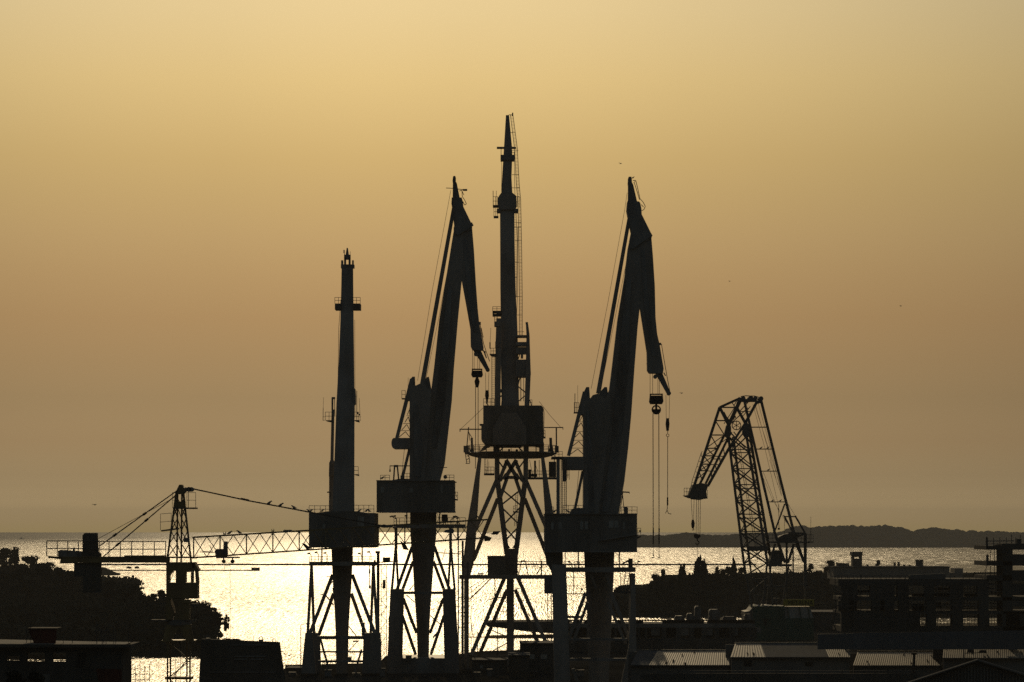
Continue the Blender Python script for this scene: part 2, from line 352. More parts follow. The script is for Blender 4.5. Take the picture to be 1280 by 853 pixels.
    for sg in (-1, 1):
        X = lambda x: 428+(x-428)*sg
        for dd, xb in ((-5, 384.6),(5, 392.6)):
            mb = MB(); b(mb, X(389.4),706,X(xb),793,3.4,dd*.9,dd,.4); mb.build('portal_leg', M['crane'], root)
        for (x0,y0,x1,y1,dd) in ((415.6,719,387,793,-5),(416.6,743,399,793,5)):
            mb = MB(); b(mb, X(x0),y0,X(x1),y1,4.2,dd*.4,dd,.5); mb.build('brace', M['crane'], root)
        for dd in (-5, 5):
            mb = MB(); w = 0 if sg < 0 else 0
            if sg > 0: pts = [(381.5,791.5),(390 if dd < 0 else 399,791.5),(395 if dd<0 else 401,842),(376.5 if dd<0 else 384,842)]
            else: pts = [(454.5,791.5),(475 if dd<0 else 470,791.5),(476.5,842),(452.5,842)]
            if dd > 0 and sg > 0: pts[0] = (388,791.5)
            pen.poly(mb, pts, dd-.7, dd+.7); mb.build('lower_leg', M['boot'], root)
    for (y0,y1) in ((795.2,799.4),(814,816),(825.6,828.4)):
        mb = MB(); pen.rect(mb,397,y0,456,y1,-5,-4.6); mb.build('cross_beam', M['crane2'], root)
    for q in ((400,797,412.5,842,2.6),(452,812,443,842,2.4),(436,783,445,795,1.2),(446,803,436.5,813,.9),(416,735,418,752,1.2),(406,743,417,757,1.6),(400,743.5,405,743.5,1),(408,721,414,721,.8),(413,730,418,725,1.2)):
        mb = MB(); b(mb,*q,-4.5,-4.5); mb.build('brace', M['crane2'], root)
    mb = MB(); pen.rect(mb,441,801,448,802.8,-5.2,-4.2); pen.rect(mb,434,821.6,439,828,-5.4,-4); pen.rect(mb,452,778.5,455.5,795,-5.4,-4.2); mb.each('cable_box', M['crane2'], root)
    mb = MB(); pen.line(mb,[(462,707,-5.4),(462,722,-5.4),(461.4,735,-5.4)],1.1); pen.rect(mb,461,712,463,717,-5.6,-5.2); pen.rect(mb,461,732,463.4,736,-5.6,-5.2); mb.build('cable', M['cable'], root)
    return root
crane_a()
for (x,y,f,l) in ((392.2,640.8,1,'gull second from the left corner on the leftmost harbour crane machine house'),(389.4,640.8,-1,'gull at the extreme left corner of the leftmost harbour crane machine house roof'),(406.2,640.8,1,'gull on the roof of the leftmost machine house, just left of its jib'),(452,640.8,1,'gull on the roof of the leftmost machine house, just right of its jib'),(460.6,640.8,1,'gull on the leftmost machine house roof, left one of the pair at its right corner'),(463.8,640.8,-1,'gull on the leftmost machine house roof, right one of the pair at its right corner')):
    gull(x,y,400,l,f,k=.92,d=-5.8)

def access_tower(x, y0, y1, D, label):
    pen = Pen(D); root = thing('ladder_tower', label, 'ladder', pen.p(x, y1), 'ladder towers')
    mb = MB(); pen.ladder(mb,(x,y0),(x,y1),7,2.2,0,.8); pen.ladder(mb,(x,y0),(x,y1),7,2.2,1,.8)
    for k in range(int((y1-y0)/9)):
        y = y0+k*9; pen.line(mb,[(x,y,0),(x+7,y+9,0)] if k%2 else [(x+7,y,0),(x,y+9,0)],.6)
    mb.build('lattice', M['rig'], root)
    mb = MB(); pen.rect(mb,x+2,y0+20,x+5.5,y0+31,-.3,.3); mb.build('junction_box', M['crane2'], root)
    return root
access_tower(476.3, 705, 838, 404, 'thin lattice ladder tower in the gap between the two leftmost harbour cranes')
pen = Pen(398); root = thing('lamp_post', 'thick dark lighting pole with a box lamp, standing between the two leftmost harbour cranes', 'lamp post', pen.p(472.5,842))
mb = MB(); pen.rect(mb,470.8,690,474.4,842,-.2,.2); mb.build('pole', M['crane2'], root)
mb = MB(); pen.rect(mb,469.2,689,474.8,692,-.3,.3); pen.line(mb,[(474,703,0),(480,703,0),(491,702,0)],1.6); pen.rect(mb,467,700.5,469.5,708,-.2,.2); mb.each('arm', M['crane2'], root)
mb = MB(); pen.rect(mb,478.4,697,487.6,702.5,-.5,.5); mb.build('lamp_head', M['rig'], root)

def luffing_crane(D, K, root):
    """a level-luffing crane seen from the side; K maps its outline from the photograph"""
    pen = Pen(D); b = pen.bar; s = pen.s
    mb = MB()
    pen.poly(mb, K['boom'], -.9, 1.1); boom = mb.build('boom', M['crane'], root)
    mb = MB(); pen.poly(mb, K['boom_panel'], -1.06, -.9); mb.build('stiffener', M['crane2'], boom)
    mb = MB(); pen.poly(mb, K['column'], -2.2, 2.4); tower = mb.build('tower', M['crane'], root)
    mb = MB(); pen.poly(mb, K['tower_panel'], -2.3, -2.2); mb.build('stiffener', M['crane2'], tower)
    for q in K['ears']:
        mb = MB(); pen.poly(mb, q, -1.6, -1.2); pen.poly(mb, q, 1.2, 1.6); mb.build('sheave_bracket', M['crane2'], tower)
    mb = MB()
    (x0,y0),(x1,y1) = K['stay']; b(mb,x0,y0,x1,y1,5.6,0,0,.9,4.4); mb.build('luffing_strut', M['crane'], root)
    for q in K['ropes']:
        mb = MB(); pen.line(mb, q, .5, 0); mb.build('luffing_rope', M['cable'], root)
    (x0,y0),(x1,y1) = K['back']
    for dd in (-1.8, 1.8):
        mb = MB(); b(mb,x0,y0,x1,y1,5,dd,dd,.45,4.2); mb.build('back_strut', M['crane'], root)
    mb = MB()
    for (ya, xl, xr) in K['lattice']:
        pen.line(mb,[(xl,ya,-1.8),(xr,ya,-1.8)],.7); xm = (xl+xr)/2+.5
        pen.line(mb,[(xl-1.8,ya+8.2,-1.8),(xm,ya+1.2,-1.8),(xr,ya+8,-1.8)],1)
    mb.build('lattice', M['rig'], root)
    mb = MB()
    if K['round']:
        c = K['cw']; r = (c[3]-c[1])/2
        pts = [(c[2],c[1]),(c[2],c[3])]+[(c[0]+3-3.2*math.sin(math.radians(a)), (c[1]+c[3])/2+r*math.cos(math.radians(a))) for a in range(0,181,20)]
        pen.poly(mb, pts, -2.6, 2.6)
    else: pen.rect(mb, *K['cw'], -2.6, 2.6)
    mb.build('counterweight', M['crane'], root)
    (x0,y0),(x1,y1) = K['strut2']; mb = MB(); b(mb,x0,y0,x1,y1,3.4,-1.6,-1.6,.4); mb.build('support_strut', M['crane2'], root)
    mb = MB(); pen.line(mb, K['thin'], .6, 0); mb.build('guide_rope', M['cable'], root)
    # head and fly jib
    mb = MB(); pen.poly(mb, K['head'], -1.1, 1.1); pen.poly(mb, K['spire'], -.5, .5); pen.poly(mb, K['collar'], -1.25, -1.1); pen.line(mb, K['nub'], 3.2, 0, 8); fj = mb.build('jib_head', M['crane2'], root)
    mb = MB(); pen.poly(mb, K['fly'], -.85, .85); fly = mb.build('fly_jib', M['crane'], root)
    mb = MB(); pen.poly(mb, K['fly_panel'], -.95, -.85); mb.build('stiffener', M['crane2'], fly)
    mb = MB(); (x0,y0),(x1,y1) = K['tip']; b(mb,x0,y0,x1,y1,8.6,0,0,.8,4.6); c = pen.p(x1,y1,0); mb.tube(c+Vector((0,-.5,0)), c+Vector((0,.5,0)), 2.6*s, 12); mb.build('jib_tip', M['crane2'], fly)
    mb = MB(); x, y = K['pulley']; c = pen.p(x,y); mb.tube(c+Vector((0,-.5,0)), c+Vector((0,.5,0)), 2.6*s, 12); mb.build('sheave', M['crane2'], fly)
    for q in K['hoses']:
        mb = MB(); pen.line(mb, q, .9, -.4); mb.build('cable_guide', M['cable'], fj)
    return pen, b, s, fly

# --- second crane from the left
root = thing('harbour_crane', 'second harbour crane from the left, folded over like an arm, with a round-ended counterweight', 'crane', Pen(405).p(528,840), 'slewing harbour cranes')
KB = dict(
 boom=[(539,488),(542.5,460),(549,400),(558,345),(566.5,292),(568,285),(580,285),(580,305),(578,338),(572,400),(567,460),(564.5,500),(560,540),(555.5,580),(549.5,602),(520,602),(524,560)],
 boom_panel=[(548,480),(553,420),(560,360),(565,360),(562,420),(556,500),(546,560),(540,560),(545,510)],
 column=[(512,602),(512,500),(509,500),(508,492),(512,481),(520,482),(524,480),(530,478),(535,486),(539,486),(539,500),(534,560),(530,602)],
 tower_panel=[(517,596),(517,505),(522,505),(529,560),(526,596)],
 ears=[[(509,492),(513,474),(515.5,471),(518.6,471),(519,482),(521,492)],[(528.5,480),(533,472),(536,471),(537.5,478),(539,486),(535,488)]],
 stay=((527.6,482),(567.6,258)), ropes=[[(522,476),(540,365),(561,252),(563.5,238)],[(532.5,474),(549,395),(566.4,300)]],
 back=((515,474),(496,548)),
 lattice=[(510.5,511,512),(520,508,512),(529.6,504,512),(538.6,500.5,512)],
 round=True, cw=(489.4,547.6,513,560.8), strut2=((512,561),(502.6,599)), thin=[(505.5,561,0),(503.5,580,0),(502,598,0)],
 head=[(564.6,247),(577,247),(578.6,252),(579,258),(590,281),(590,287),(579,290),(567.3,290),(567.6,282),(565.4,262),(564.2,255)],
 spire=[(566.2,221),(567.2,220),(569,220),(569.7,222),(569.6,227),(571,229),(574.6,247),(565.8,247),(566,229),(565.6,226)],
 collar=[(567,284),(572,287),(582,280),(590,278),(592,282),(584,287),(573,294),(567,292)], nub=[(586,283.5,-1),(590,282,-1)],
 fly=[(567.4,290),(590,284),(592.3,312),(594.6,352),(597,385),(599,404),(602,420),(604.4,434),(604,438),(590.5,437.6),(588.4,433),(588,412),(582.5,381),(577,351),(572.5,320),(568,300)],
 fly_panel=[(578,300),(584,300),(590,360),(596,415),(592,415),(584,360)],
 tip=((594.5,434.5),(609.6,462.5)), pulley=(595.2,443),
 hoses=[[(574,239),(577.4,238),(577.8,246),(580.6,250),(583,255),(580.8,256.5),(578.6,252)],[(577,238),(579.8,244)],[(557.5,235.2),(566,235.6),(576,237),(584,237.8)],[(599.8,404),(601.5,415),(604.5,430),(607.8,440),(612,452)],[(601.5,410),(604,422)]])
pen, b, s, fly = luffing_crane(405, KB, root)
mb = MB(); pen.rect(mb,578.5,236.4,584,238.6,-.5,-.2); pen.rect(mb,598.4,402.5,601,406,-.6,0); pen.line(mb,[(604,438,-.3),(606.4,443,-.3),(608,448,-.3)],1.6); pen.rect(mb,605.5,439,607,444,-.4,-.1); mb.build('bracket', M['crane2'], fly)
# machine house and its fittings
mb = MB(); pen.rect(mb,470.7,601.3,567,639.8,-6,6); house = mb.build('machine_house', M['house'], root)
mb = MB(); pen.rect(mb,470.3,639,567.4,640.6,-6.2,6.2); pen.rect(mb,470.3,600.4,567.4,601.8,-6.2,6.2); mb.build('trim', M['crane2'], house)
for x in (484,498,512,526,540,555):
    mb = MB(); pen.rect(mb,x-.35,602,x+.35,639,-6.08,-6); mb.build('plate_seam', M['boot'], house)
box_windows(pen, house, [(551,607,553.2,616.5),(511,610,516,616),(476,609,480,616)], -6)
mb = MB(); pen.rail(mb,475.6,487,600.4,594.2,-5.8,5.8,5.5); pen.rail(mb,556,567.5,600.4,594,-5.8,5.8,5.5); pen.rail(mb,502,512,600.4,592,-5.8,5.8,3.5); mb.build('railing', M['rig'], house)
mb = MB(); b(mb,493.2,582.5,492,600.6,1.8,-3); b(mb,496.6,582.5,498.4,600.6,1.8,-3); b(mb,487,582.6,512,582.6,1.2,-3); pen.line(mb,[(487.5,582.6,-3),(487.4,588,-3)],.9); pen.rect(mb,486.6,587,488.2,590,-3.2,-2.8); pen.rect(mb,492.6,581.4,497.4,584,-3.3,-2.7); mb.build('service_davit', M['rig'], house)
mb = MB(); pen.poly(mb,[(488,600.6),(500,598.6),(511,598.6),(512,600.6)],-3,2); c = pen.p(556.6,596.4,-4); mb.tube(c+Vector((0,-.3,0)),c+Vector((0,.3,0)),2.4*s,8); pen.rect(mb,500.5,594.5,505,598.8,-3.4,-2.6); mb.build('winch', M['crane2'], house)
mb = MB(); pen.line(mb,[(549,584.6,-2),(559,584.6,-2)],1); mb.build('floodlight_arm', M['rig'], root)
mb = MB(); pen.rect(mb,566,624,572,625.6,-5,-2.5); pen.rail(mb,567,572,624,615.5,-5,-2.5,4.4); pen.line(mb,[(567,604,-4),(569,615,-4),(571,622,-4)],.6); pen.line(mb,[(567,602,-4),(570.6,603.4,-4)],1.4); mb.build('side_platform', M['rig'], house)
mb = MB(); pen.rect(mb,502,497.8,509,498.9,-2,0); pen.rail(mb,502.2,506.6,498,488.4,-2,0,4.4); pen.line(mb,[(510,484,-1.5),(510.3,472,-1.5)],.4); mb.build('platform', M['rig'], root)
def column(pen, prof, root, name='slewing_column', n=12, mt='crane'):
    mb = MB(); vs = []; fs = []
    for (x0,x1,y) in prof:
        c = pen.p((x0+x1)/2,y,0); r = (x1-x0)/2*pen.s
        for k in range(n): vs.append(c+Vector((r*math.cos(2*k*math.pi/n), r*math.sin(2*k*math.pi/n), 0)))
    for i in range(len(prof)-1):
        for k in range(n): fs.append((n*i+k,n*i+(k+1)%n,n*i+n+(k+1)%n,n*i+n+k))
    mb.add(vs, fs); return mb.build(name, M[mt], root, True)
column(pen, [(512.6,545.6,640),(512.8,545.4,668),(515.6,542.4,700),(517.6,539.6,738),(520.6,537,780),(522.6,535.4,842)], root)
for dd in (-5, 4):
    mb = MB(); pen.rect(mb,492,655.6,582,660.4,dd,dd+1); mb.build('portal_beam', M['crane'], root)
mb = MB(); pen.rail(mb,492.4,513,655.8,647.6,-5,5,6); pen.rail(mb,545,582,655.8,647.4,-5,5,7.2); pen.rect(mb,552,643.2,559,652,-2,1); mb.build('railing', M['rig'], root)
mb = MB(); pen.rect(mb,507.8,640.6,509.2,655.6,-2,-1.8); pen.rect(mb,548.8,640.6,550.2,655.6,-2,-1.8); pen.line(mb,[(546,641,-2),(551,655,-2)],.6); pen.line(mb,[(551,641,-2),(546,655,-2)],.6); mb.each('support_post', M['crane2'], root)
for q in ((495.5,649,489,645.6),(495.8,649,493,645.2),(563.4,650,567.6,646),(565,650,570,645.6),(572,650,572,647.5),(590,649,597,646),(508,648,507.6,644.6)): lamp_part(pen,q[0],q[1],q[2],q[3],root,-5,post=(q[0],656))
for sg in (-1, 1):
    X = lambda x: x if sg < 0 else 1058.2-x
    for dd, xb in ((-5, 489.8),(5, 498)):
        mb = MB(); b(mb, X(495),658,X(495),686,3.6,dd*.8,dd*.8,.4); b(mb, X(495 if dd>0 else 494.4),686,X(xb),738,2.9,dd*.8,dd,.4); mb.build('portal_leg', M['crane'], root)
    for (x0,y0,x1,y1,dd) in ((515,684,496,738,-5),(516,703,503,738,5)):
        mb = MB(); b(mb, X(x0),y0,X(x1),y1,3.8,dd*.4,dd,.5); mb.build('brace', M['crane'], root)
    for dd in (-5, 5):
        mb = MB()
        pts = [(488,736.5),(505,736.5),(502,842),(483.4,842)] if dd < 0 else [(491,736.5),(504.6,736.5),(501.8,842),(487,842)]
        if sg > 0: pts = [(553,736.5),(569,736.5),(574,842),(556,842)] if dd < 0 else [(553.4,736.5),(566,736.5),(571,842),(556.4,842)]
        pen.poly(mb, pts, dd-.7, dd+.7); mb.build('lower_leg', M['boot'], root)
    for (x0,y0,x1,y1) in ((504.4,749,520.5,791),(503.4,771,519.4,818)):
        mb = MB(); b(mb, X(x0),y0,X(x1),y1,3.7,-3,-1,.5); mb.build('brace', M['crane'], root)
mb = MB(); pen.rect(mb,503,739.6,555,743,-5,-4.6); mb.build('cross_beam', M['crane2'], root)
for q in ((508,744,518.4,753,1),(512,738,517,731,1),(538,770,552,782,1.2),(553,783,541,797,1.2),(540,800,548,790,.8),(514,777,516.5,784,.8),(517,802,520,802,.9),(545,691,576,692.6,1.1),(553,700,557,686,.7),(511,771,514,780,.8)):
    mb = MB(); b(mb,*q,-4.5,-4.5); mb.build('pipe', M['crane2'], root)
mb = MB(); pen.rect(mb,507,819.4,514,826,-6,-4); pen.rect(mb,500,823,556,842,-5.6,5.6); mb.build('base_frame', M['crane2'], root)
# hoist
def hoist(pen, root, xs, y0, y1, blk, hookxy, tail=(), aux=None):
    mb = MB()
    for x in xs: pen.line(mb,[(x,y0),(x,y1)],.6)
    mb.build('hoist_rope', M['cable'], root)
    mb = MB(); x0,y0_,x1,y1_ = blk; pen.poly(mb,[(x0+.8,y0_+2.4),(x1-.8,y0_+2.4),(x1,y1_-3),(x1-1.5,y1_),(x0+1.5,y1_),(x0,y1_-3)],-.7,.7); pen.rect(mb,x0+.8,y0_,x1-.8,y0_+1.2,-.6,.6); pen.rect(mb,x0+.8,y0_,x0+2,y0_+3,-.6,.6); pen.rect(mb,x1-2,y0_,x1-.8,y0_+3,-.6,.6)
    return mb.build('hook_block', M['black'], root)
blk = hoist(pen, root, (590.6,592.6,597.2,599.6), 437, 462, (589,461,603.6,471.4), None)
mb = MB(); pen.poly(mb,[(595.2,471),(597.4,471),(599.6,477),(598.2,483),(596.2,484.8),(594.2,483),(593,477)],-.4,.4); mb.build('hook', M['black'], blk)
mb = MB(); pen.line(mb,[(594.4,483),(594.4,566)],.9); pen.line(mb,[(597.6,483),(597.6,566)],.9); pen.line(mb,[(594.4,566),(594.2,586)],.9); mb.build('sling', M['cable'], blk)
mb = MB(); pen.line(mb,[(606.8,466),(607.2,489)],.5); pen.line(mb,[(611,466),(610.4,489)],.5); mb.build('auxiliary_rope', M['cable'], root)
mb = MB(); pen.poly(mb,[(606.8,488),(610.8,488),(611.2,495),(610,500),(609.6,505),(607.6,505),(607.4,500),(606.2,495)],-.3,.3); hook_mesh(mb,pen,608.6,503,6); mb.build('auxiliary_hook', M['black'], root)
gull(480.2,600.4,405,'lone gull on the left end of the machine house roof of the second harbour crane',1,k=.95,d=-5.8,group='gulls perched on the cranes')
gull(478,649,405,'gull on the tip of the lattice jib top chord, just left of the second harbour crane',-1,k=.01,d=-30) if False else None
# --- crane D (right of the middle), the nearest of the group
root = thing('harbour_crane', 'biggest folded harbour crane, beside the tallest one, with square counterweight and two long hanging hooks', 'crane', Pen(370).p(748,856), 'slewing harbour cranes')
KD = dict(
 boom=[(758,505),(762,485),(766,452),(772,400),(781,345),(785,310),(788,296),(801,296),(801,340),(800,382),(797,410),(793,462),(789,520),(785.3,560),(780.5,602),(773.4,643),(738,643),(745,580)],
 boom_panel=[(770,490),(776,420),(783,350),(789,350),(786,440),(780,520),(768,610),(760,640),(752,640),(764,560)],
 column=[(729.4,643),(729.4,518),(727,518),(726.4,500),(729,490),(738,498),(741,494),(748,492),(757,499),(762,487),(764,510),(756,580),(748,643)],
 tower_panel=[(737,640),(734,560),(733,510),(736,510),(741,575),(743,640)],
 ears=[[(726.8,502),(729.4,491),(732.8,484),(736.6,484),(737.4,497),(739,505)],[(748.6,494),(751,489),(755.6,484),(758.8,484),(759.8,491),(761,500),(755,502)]],
 stay=((747.8,492),(787.4,268)), ropes=[[(739,486),(760,378),(781,262),(784,241)],[(751.5,484),(770,392),(787.5,306)]],
 back=((731,490),(710.6,570)),
 lattice=[(518.6,726.4,729.4),(527.6,722.6,729.4),(539.6,719.4,729.4),(550.6,716.4,729.4),(560.4,714,729.4)],
 round=False, cw=(703.2,571,730,587.2), strut2=((728.6,589),(718.2,639)), thin=[(723.6,588,0),(721,615,0),(719.4,640,0)],
 head=[(784.2,252),(785,250.5),(799,252),(800.4,254),(802,262),(802.2,268),(813.6,291),(815.4,294),(814.4,298),(802,304),(788,309),(787,300),(789,290),(785.5,273),(783.4,262)],
 spire=[(785.2,223),(786,221),(789.2,221),(789.8,223.4),(790,228),(791.6,231),(796.4,252),(785,252),(785.2,233),(784.8,229)],
 collar=[(787,306),(792,307),(806,296),(812,292),(816,294.6),(808,299),(792,311),(787.4,311)], nub=[(809,293.6,-1),(813.8,294.4,-1)],
 fly=[(787.8,306),(790,300),(814.3,297),(816.2,320),(818.6,358),(819.5,397),(821.6,418),(824.6,431),(829.6,461),(828.6,467),(811.8,466.6),(809.2,463),(808.8,440),(799.6,381),(795,350),(790.4,320)],
 fly_panel=[(800,312),(806,312),(811,380),(820,445),(815,445),(806,390)],
 tip=((820,459.5),(836,492)), pulley=(819.2,471),
 hoses=[[(791,226),(794.6,225.6),(797,235),(800,248.6),(804,253),(806.6,258),(805,262),(802.4,263.6)],[(793,229),(796.5,240),(799.4,250)],[(792,229),(794,227)],[(801.6,256),(804.4,259)],[(826.8,430),(829.2,445),(833.6,470),(837.4,490)]])
pen, b, s, fly = luffing_crane(370, KD, root)
mb = MB(); pen.rect(mb,823.6,428.6,826.4,431.4,-.6,0); pen.line(mb,[(829.6,466,-.3),(832,470,-.3)],1.4); pen.line(mb,[(808,455,0),(810,455,0)],1); mb.build('bracket', M['crane2'], fly)
mb = MB(); pen.rect(mb,681.4,642.8,796.4,689.6,-7,7); house = mb.build('machine_house', M['house'], root)
mb = MB(); pen.rect(mb,681,688.8,796.8,690.6,-7.2,7.2); pen.rect(mb,681,642,796.8,643.4,-7.2,7.2); mb.build('trim', M['crane2'], house)
for x in (695,709,719,738,752,776,787):
    mb = MB(); pen.rect(mb,x-.4,643.6,x+.4,688.6,-7.08,-7); mb.build('plate_seam', M['boot'], house)
box_windows(pen, house, [(689,653,692,662),(698,653,702.6,662),(725,652,729,662),(731,652,735,662),(761,651,767,660),(768,651,773,660),(778.5,653,781.3,662)], -7)
mb = MB(); b(mb,748,676,796,668,1,-7.3,-7.3,.4); mb.build('pipe_run', M['crane2'], house)
mb = MB(); pen.rail(mb,777,796.4,642,633.8,-6.8,6.8,6.4); pen.rail(mb,682,692,642,634,-6.8,6.8,4); pen.rail(mb,704,729,642,632,-6.8,6.8,6); mb.build('railing', M['rig'], house)
mb = MB(); pen.poly(mb,[(712,642.4),(715,636.6),(722,635),(732,635.4),(737,638),(738,642.4)],-3,2); c = pen.p(782.4,636.2,-5); mb.tube(c+Vector((0,-.3,0)),c+Vector((0,.3,0)),2.8*s,8); pen.rect(mb,780,638,785,642.4,-5.4,-4.6); mb.build('winch', M['crane2'], house)
mb = MB(); b(mb,778,615.2,787,615.6,1.6,-2.5); b(mb,786.6,615,786.8,617.4,.8,-2.5); b(mb,778.6,616,774.6,642,.9,-2.5); b(mb,778,616,780.4,642,.9,-2.5); mb.build('service_davit', M['rig'], root)
mb = MB(); pen.poly(mb,[(796,671.4),(801.4,670.2),(801.4,671.4),(796,674)],-6,-4); pen.rail(mb,797,801,670.8,660.4,-6,-4,4); pen.rect(mb,799,663,801.4,665,-6,-5.6); mb.build('side_platform', M['rig'], house)
mb = MB(); pen.rect(mb,717.4,515.2,724,516.4,-2,0); pen.rail(mb,717.8,723.6,515.6,503.4,-2,0,3); pen.line(mb,[(718.7,516,-2),(718.7,492,-2)],.9); pen.line(mb,[(722.2,516,-2),(722.2,482,-2)],.4); mb.build('antenna_platform', M['rig'], root)
mb = MB(); pen.rect(mb,695.6,572,699.8,643,-4,-3.4); mb.build('ladder_post', M['crane2'], root)
mb = MB(); pen.ladder(mb,(701.4,574),(701.4,643),6.4,2.3,-3.6,1); pen.ladder(mb,(703.2,574),(703.2,643),2.6,2.3,-3,.7); pen.rail(mb,708.4,711.6,600,588,-3.8,-3,3); mb.build('ladder', M['rig'], root)
mb = MB(); pen.rect(mb,689.6,571,703.4,573.2,-4.2,2); pen.rail(mb,690,703,571.4,564.6,-4,2,4.4); pen.line(mb,[(709.8,588,-3),(709.8,598,-3)],.8); pen.rect(mb,703,586.6,707.6,602,-4,-3.2); mb.build('rear_platform', M['rig'], root)
column(pen, [(730,768,689.6),(731,767.4,712),(733,765.8,750),(734.6,763.6,800),(736,760.6,856)], root)
for dd in (-6, 5):
    mb = MB(); pen.rect(mb,703.4,709.4,794.6,715.4,dd,dd+1); mb.build('portal_beam', M['crane'], root)
mb = MB(); pen.rail(mb,705,731,709.4,702.6,-6,5,6); pen.rail(mb,767,794,709.4,702.6,-6,5,6); mb.build('railing', M['rig'], root)
mb = MB(); pen.rect(mb,722.2,689.8,723.8,709.4,-2,-1.8); pen.rect(mb,773.4,689.8,775,709.4,-2,-1.8); pen.rect(mb,706,690,707,709.4,-2,-1.8); pen.line(mb,[(768,690,-2),(778,701,-2)],.7); mb.each('support_post', M['crane2'], root)
mb = MB(); pen.rect(mb,786,698.6,791,709.6,-5.6,-4); pen.rect(mb,784,701,787,703,-5.6,-5); b(mb,778,705,786,700.6,1.8,-5); mb.build('winch', M['crane2'], root)
for q in ((715.5,705,711.5,702.2),(721,705,722.6,702.4),(796,706,798.6,702)): lamp_part(pen,q[0],q[1],q[2],q[3],root,-6,post=(q[0],709.6))
for dd in (-6, 5.5):
    mb = MB(); pen.poly(mb,[(690,706),(707.8,706),(709,742),(711,800),(713,856),(693,856),(691,760)] if dd < 0 else [(693,706),(705,706),(708,856),(696,856)],dd-.3,dd+.9); mb.build('portal_leg', M['crane'], root)
    mb = MB(); pen.poly(mb,[(790,717) if dd < 0 else (787,717),(794,717) if dd < 0 else (791,717),(795.6,810) if dd<0 else (792,810),(798.6,856) if dd<0 else (794,856),(776,856),(786,808)],dd-.2,dd+.6); mb.build('portal_leg', M['crane'], root)
mb = MB(); pen.rect(mb,680.6,720,691,742.4,-5,-2); mb.build('cable_box', M['crane2'], root)
mb = MB(); pen.poly(mb,[(681,690),(703.6,690),(703.6,712),(690,716),(683,704)],-3,-1); mb.build('stair_landing', M['crane2'], root)
for q in ((732,741,711,798,4.4),(734.6,753,716,804,3.6),(764,741,787,800,4.4),(760,753,782,804,3.6),(738,717,745,735,3),(757,717,764,735,3),(716,836,728,870,4),(786,836,775,870,4)):
    mb = MB(); b(mb,*q,-5.2,-4.6,.5); mb.build('brace', M['crane'], root)
mb = MB()
for y in (722,732.6,742.6): pen.line(mb,[(708,y,-5),(731,y,-5)],.6 if y < 740 else 1.4)
pen.line(mb,[(717,715,-5),(717,743,-5)],1.1); pen.line(mb,[(720,738,-5),(722,731,-5)],.8); pen.rect(mb,726,735.6,728.6,738,-5.1,-4.8)
for q in ([(779,740,-5),(782,715,-5)],[(783,740,-5),(787,715,-5)],[(776,716,-5),(776,740,-5)],[(786,738,-5),(789,722,-5)]): pen.line(mb,q,.9)
for k in range(7): pen.line(mb,[(779.4+k*.5,737-k*3.4,-5),(783.6+k*.5,737-k*3.4,-5)],.5)
pen.line(mb,[(767,740.6,-5),(790,740.6,-5)],1.2); pen.rect(mb,772,735,775,739,-5.2,-4.8); pen.poly(mb,[(774,741),(778,739),(784,738),(788,740),(788,742),(774,742)],-5.2,-4.6); mb.build('service_stair', M['rig'], root)
mb = MB(); pen.rect(mb,699,770,727,773,-4.8,-4.4); pen.rect(mb,700,798,784,801,-5,-4.6); pen.rect(mb,704,823,790,826.4,-5.2,-4.8); mb.build('cross_beam', M['crane2'], root)
blk = hoist(pen, root, (812.6,815.8,822.4,824.2), 466, 493, (811.8,492.2,829.4,505), None)
mb = MB(); c = pen.p(820.4,512)
pts = [(820.4+5.1*math.cos(math.radians(a)), 512.4+5.1*math.sin(math.radians(a)),0) for a in range(0,361,24)]; pen.line(mb,pts,2,0); pen.rect(mb,819.2,505,821.6,517,-.25,.25); pen.rect(mb,815.4,511.6,825.4,513.4,-.25,.25); pen.poly(mb,[(816,513),(825,513),(823,518),(818,518)],-.2,.2); mb.build('double_hook', M['black'], blk)
for x in (816.2,823.5):
    mb = MB(); pen.line(mb,[(x,517,0),(x+.3,664,0)],1.05); pen.line(mb,[(x+.3,660,0),(x+.3,680,0)],1.7); pen.line(mb,[(x+.3,678,0),(x+.2,694,0)],.7); hook_mesh(mb,pen,x+.2,693,5); mb.build('sling', M['cable'], blk)
mb = MB(); pen.line(mb,[(832.4,494),(832.8,524)],.5); pen.line(mb,[(837,494),(836.4,524)],.5); mb.build('auxiliary_rope', M['cable'], root)
mb = MB(); pen.poly(mb,[(833,523),(836.2,523),(837,530),(836,538.6),(833.2,538.6),(832.2,530)],-.3,.3); pen.line(mb,[(834.6,538,0),(834.6,542,0)],.9)
pen.line(mb,[(834.6+1.8*math.cos(math.radians(a)),544.4+1.8*math.sin(math.radians(a)),0) for a in range(0,361,45)],.8); pen.line(mb,[(834.6,546,0),(834.5,628,0)],.85); pen.rect(mb,833.6,622,835.4,632,-.1,.1); pen.line(mb,[(834.5,630,0),(833.8,638,0),(835.6,642,0),(839,643,0)],.9); pen.line(mb,[(833.8,638,0),(831.6,642,0)],.8); mb.build('auxiliary_hook', M['black'], root)
for (x,y,f,l,k) in ((791.2,223.8,1,'gull on the very tip of the biggest folded harbour crane',.62),(692,642,1,'gull on the left end of the biggest folded crane machine house roof',.95),(709,642,-1,'gull between the ladder and the winch on the biggest folded crane machine house',.9)):
    gull(x,y,370,l,f,k=k,d=-.2 if y < 300 else -6.8)

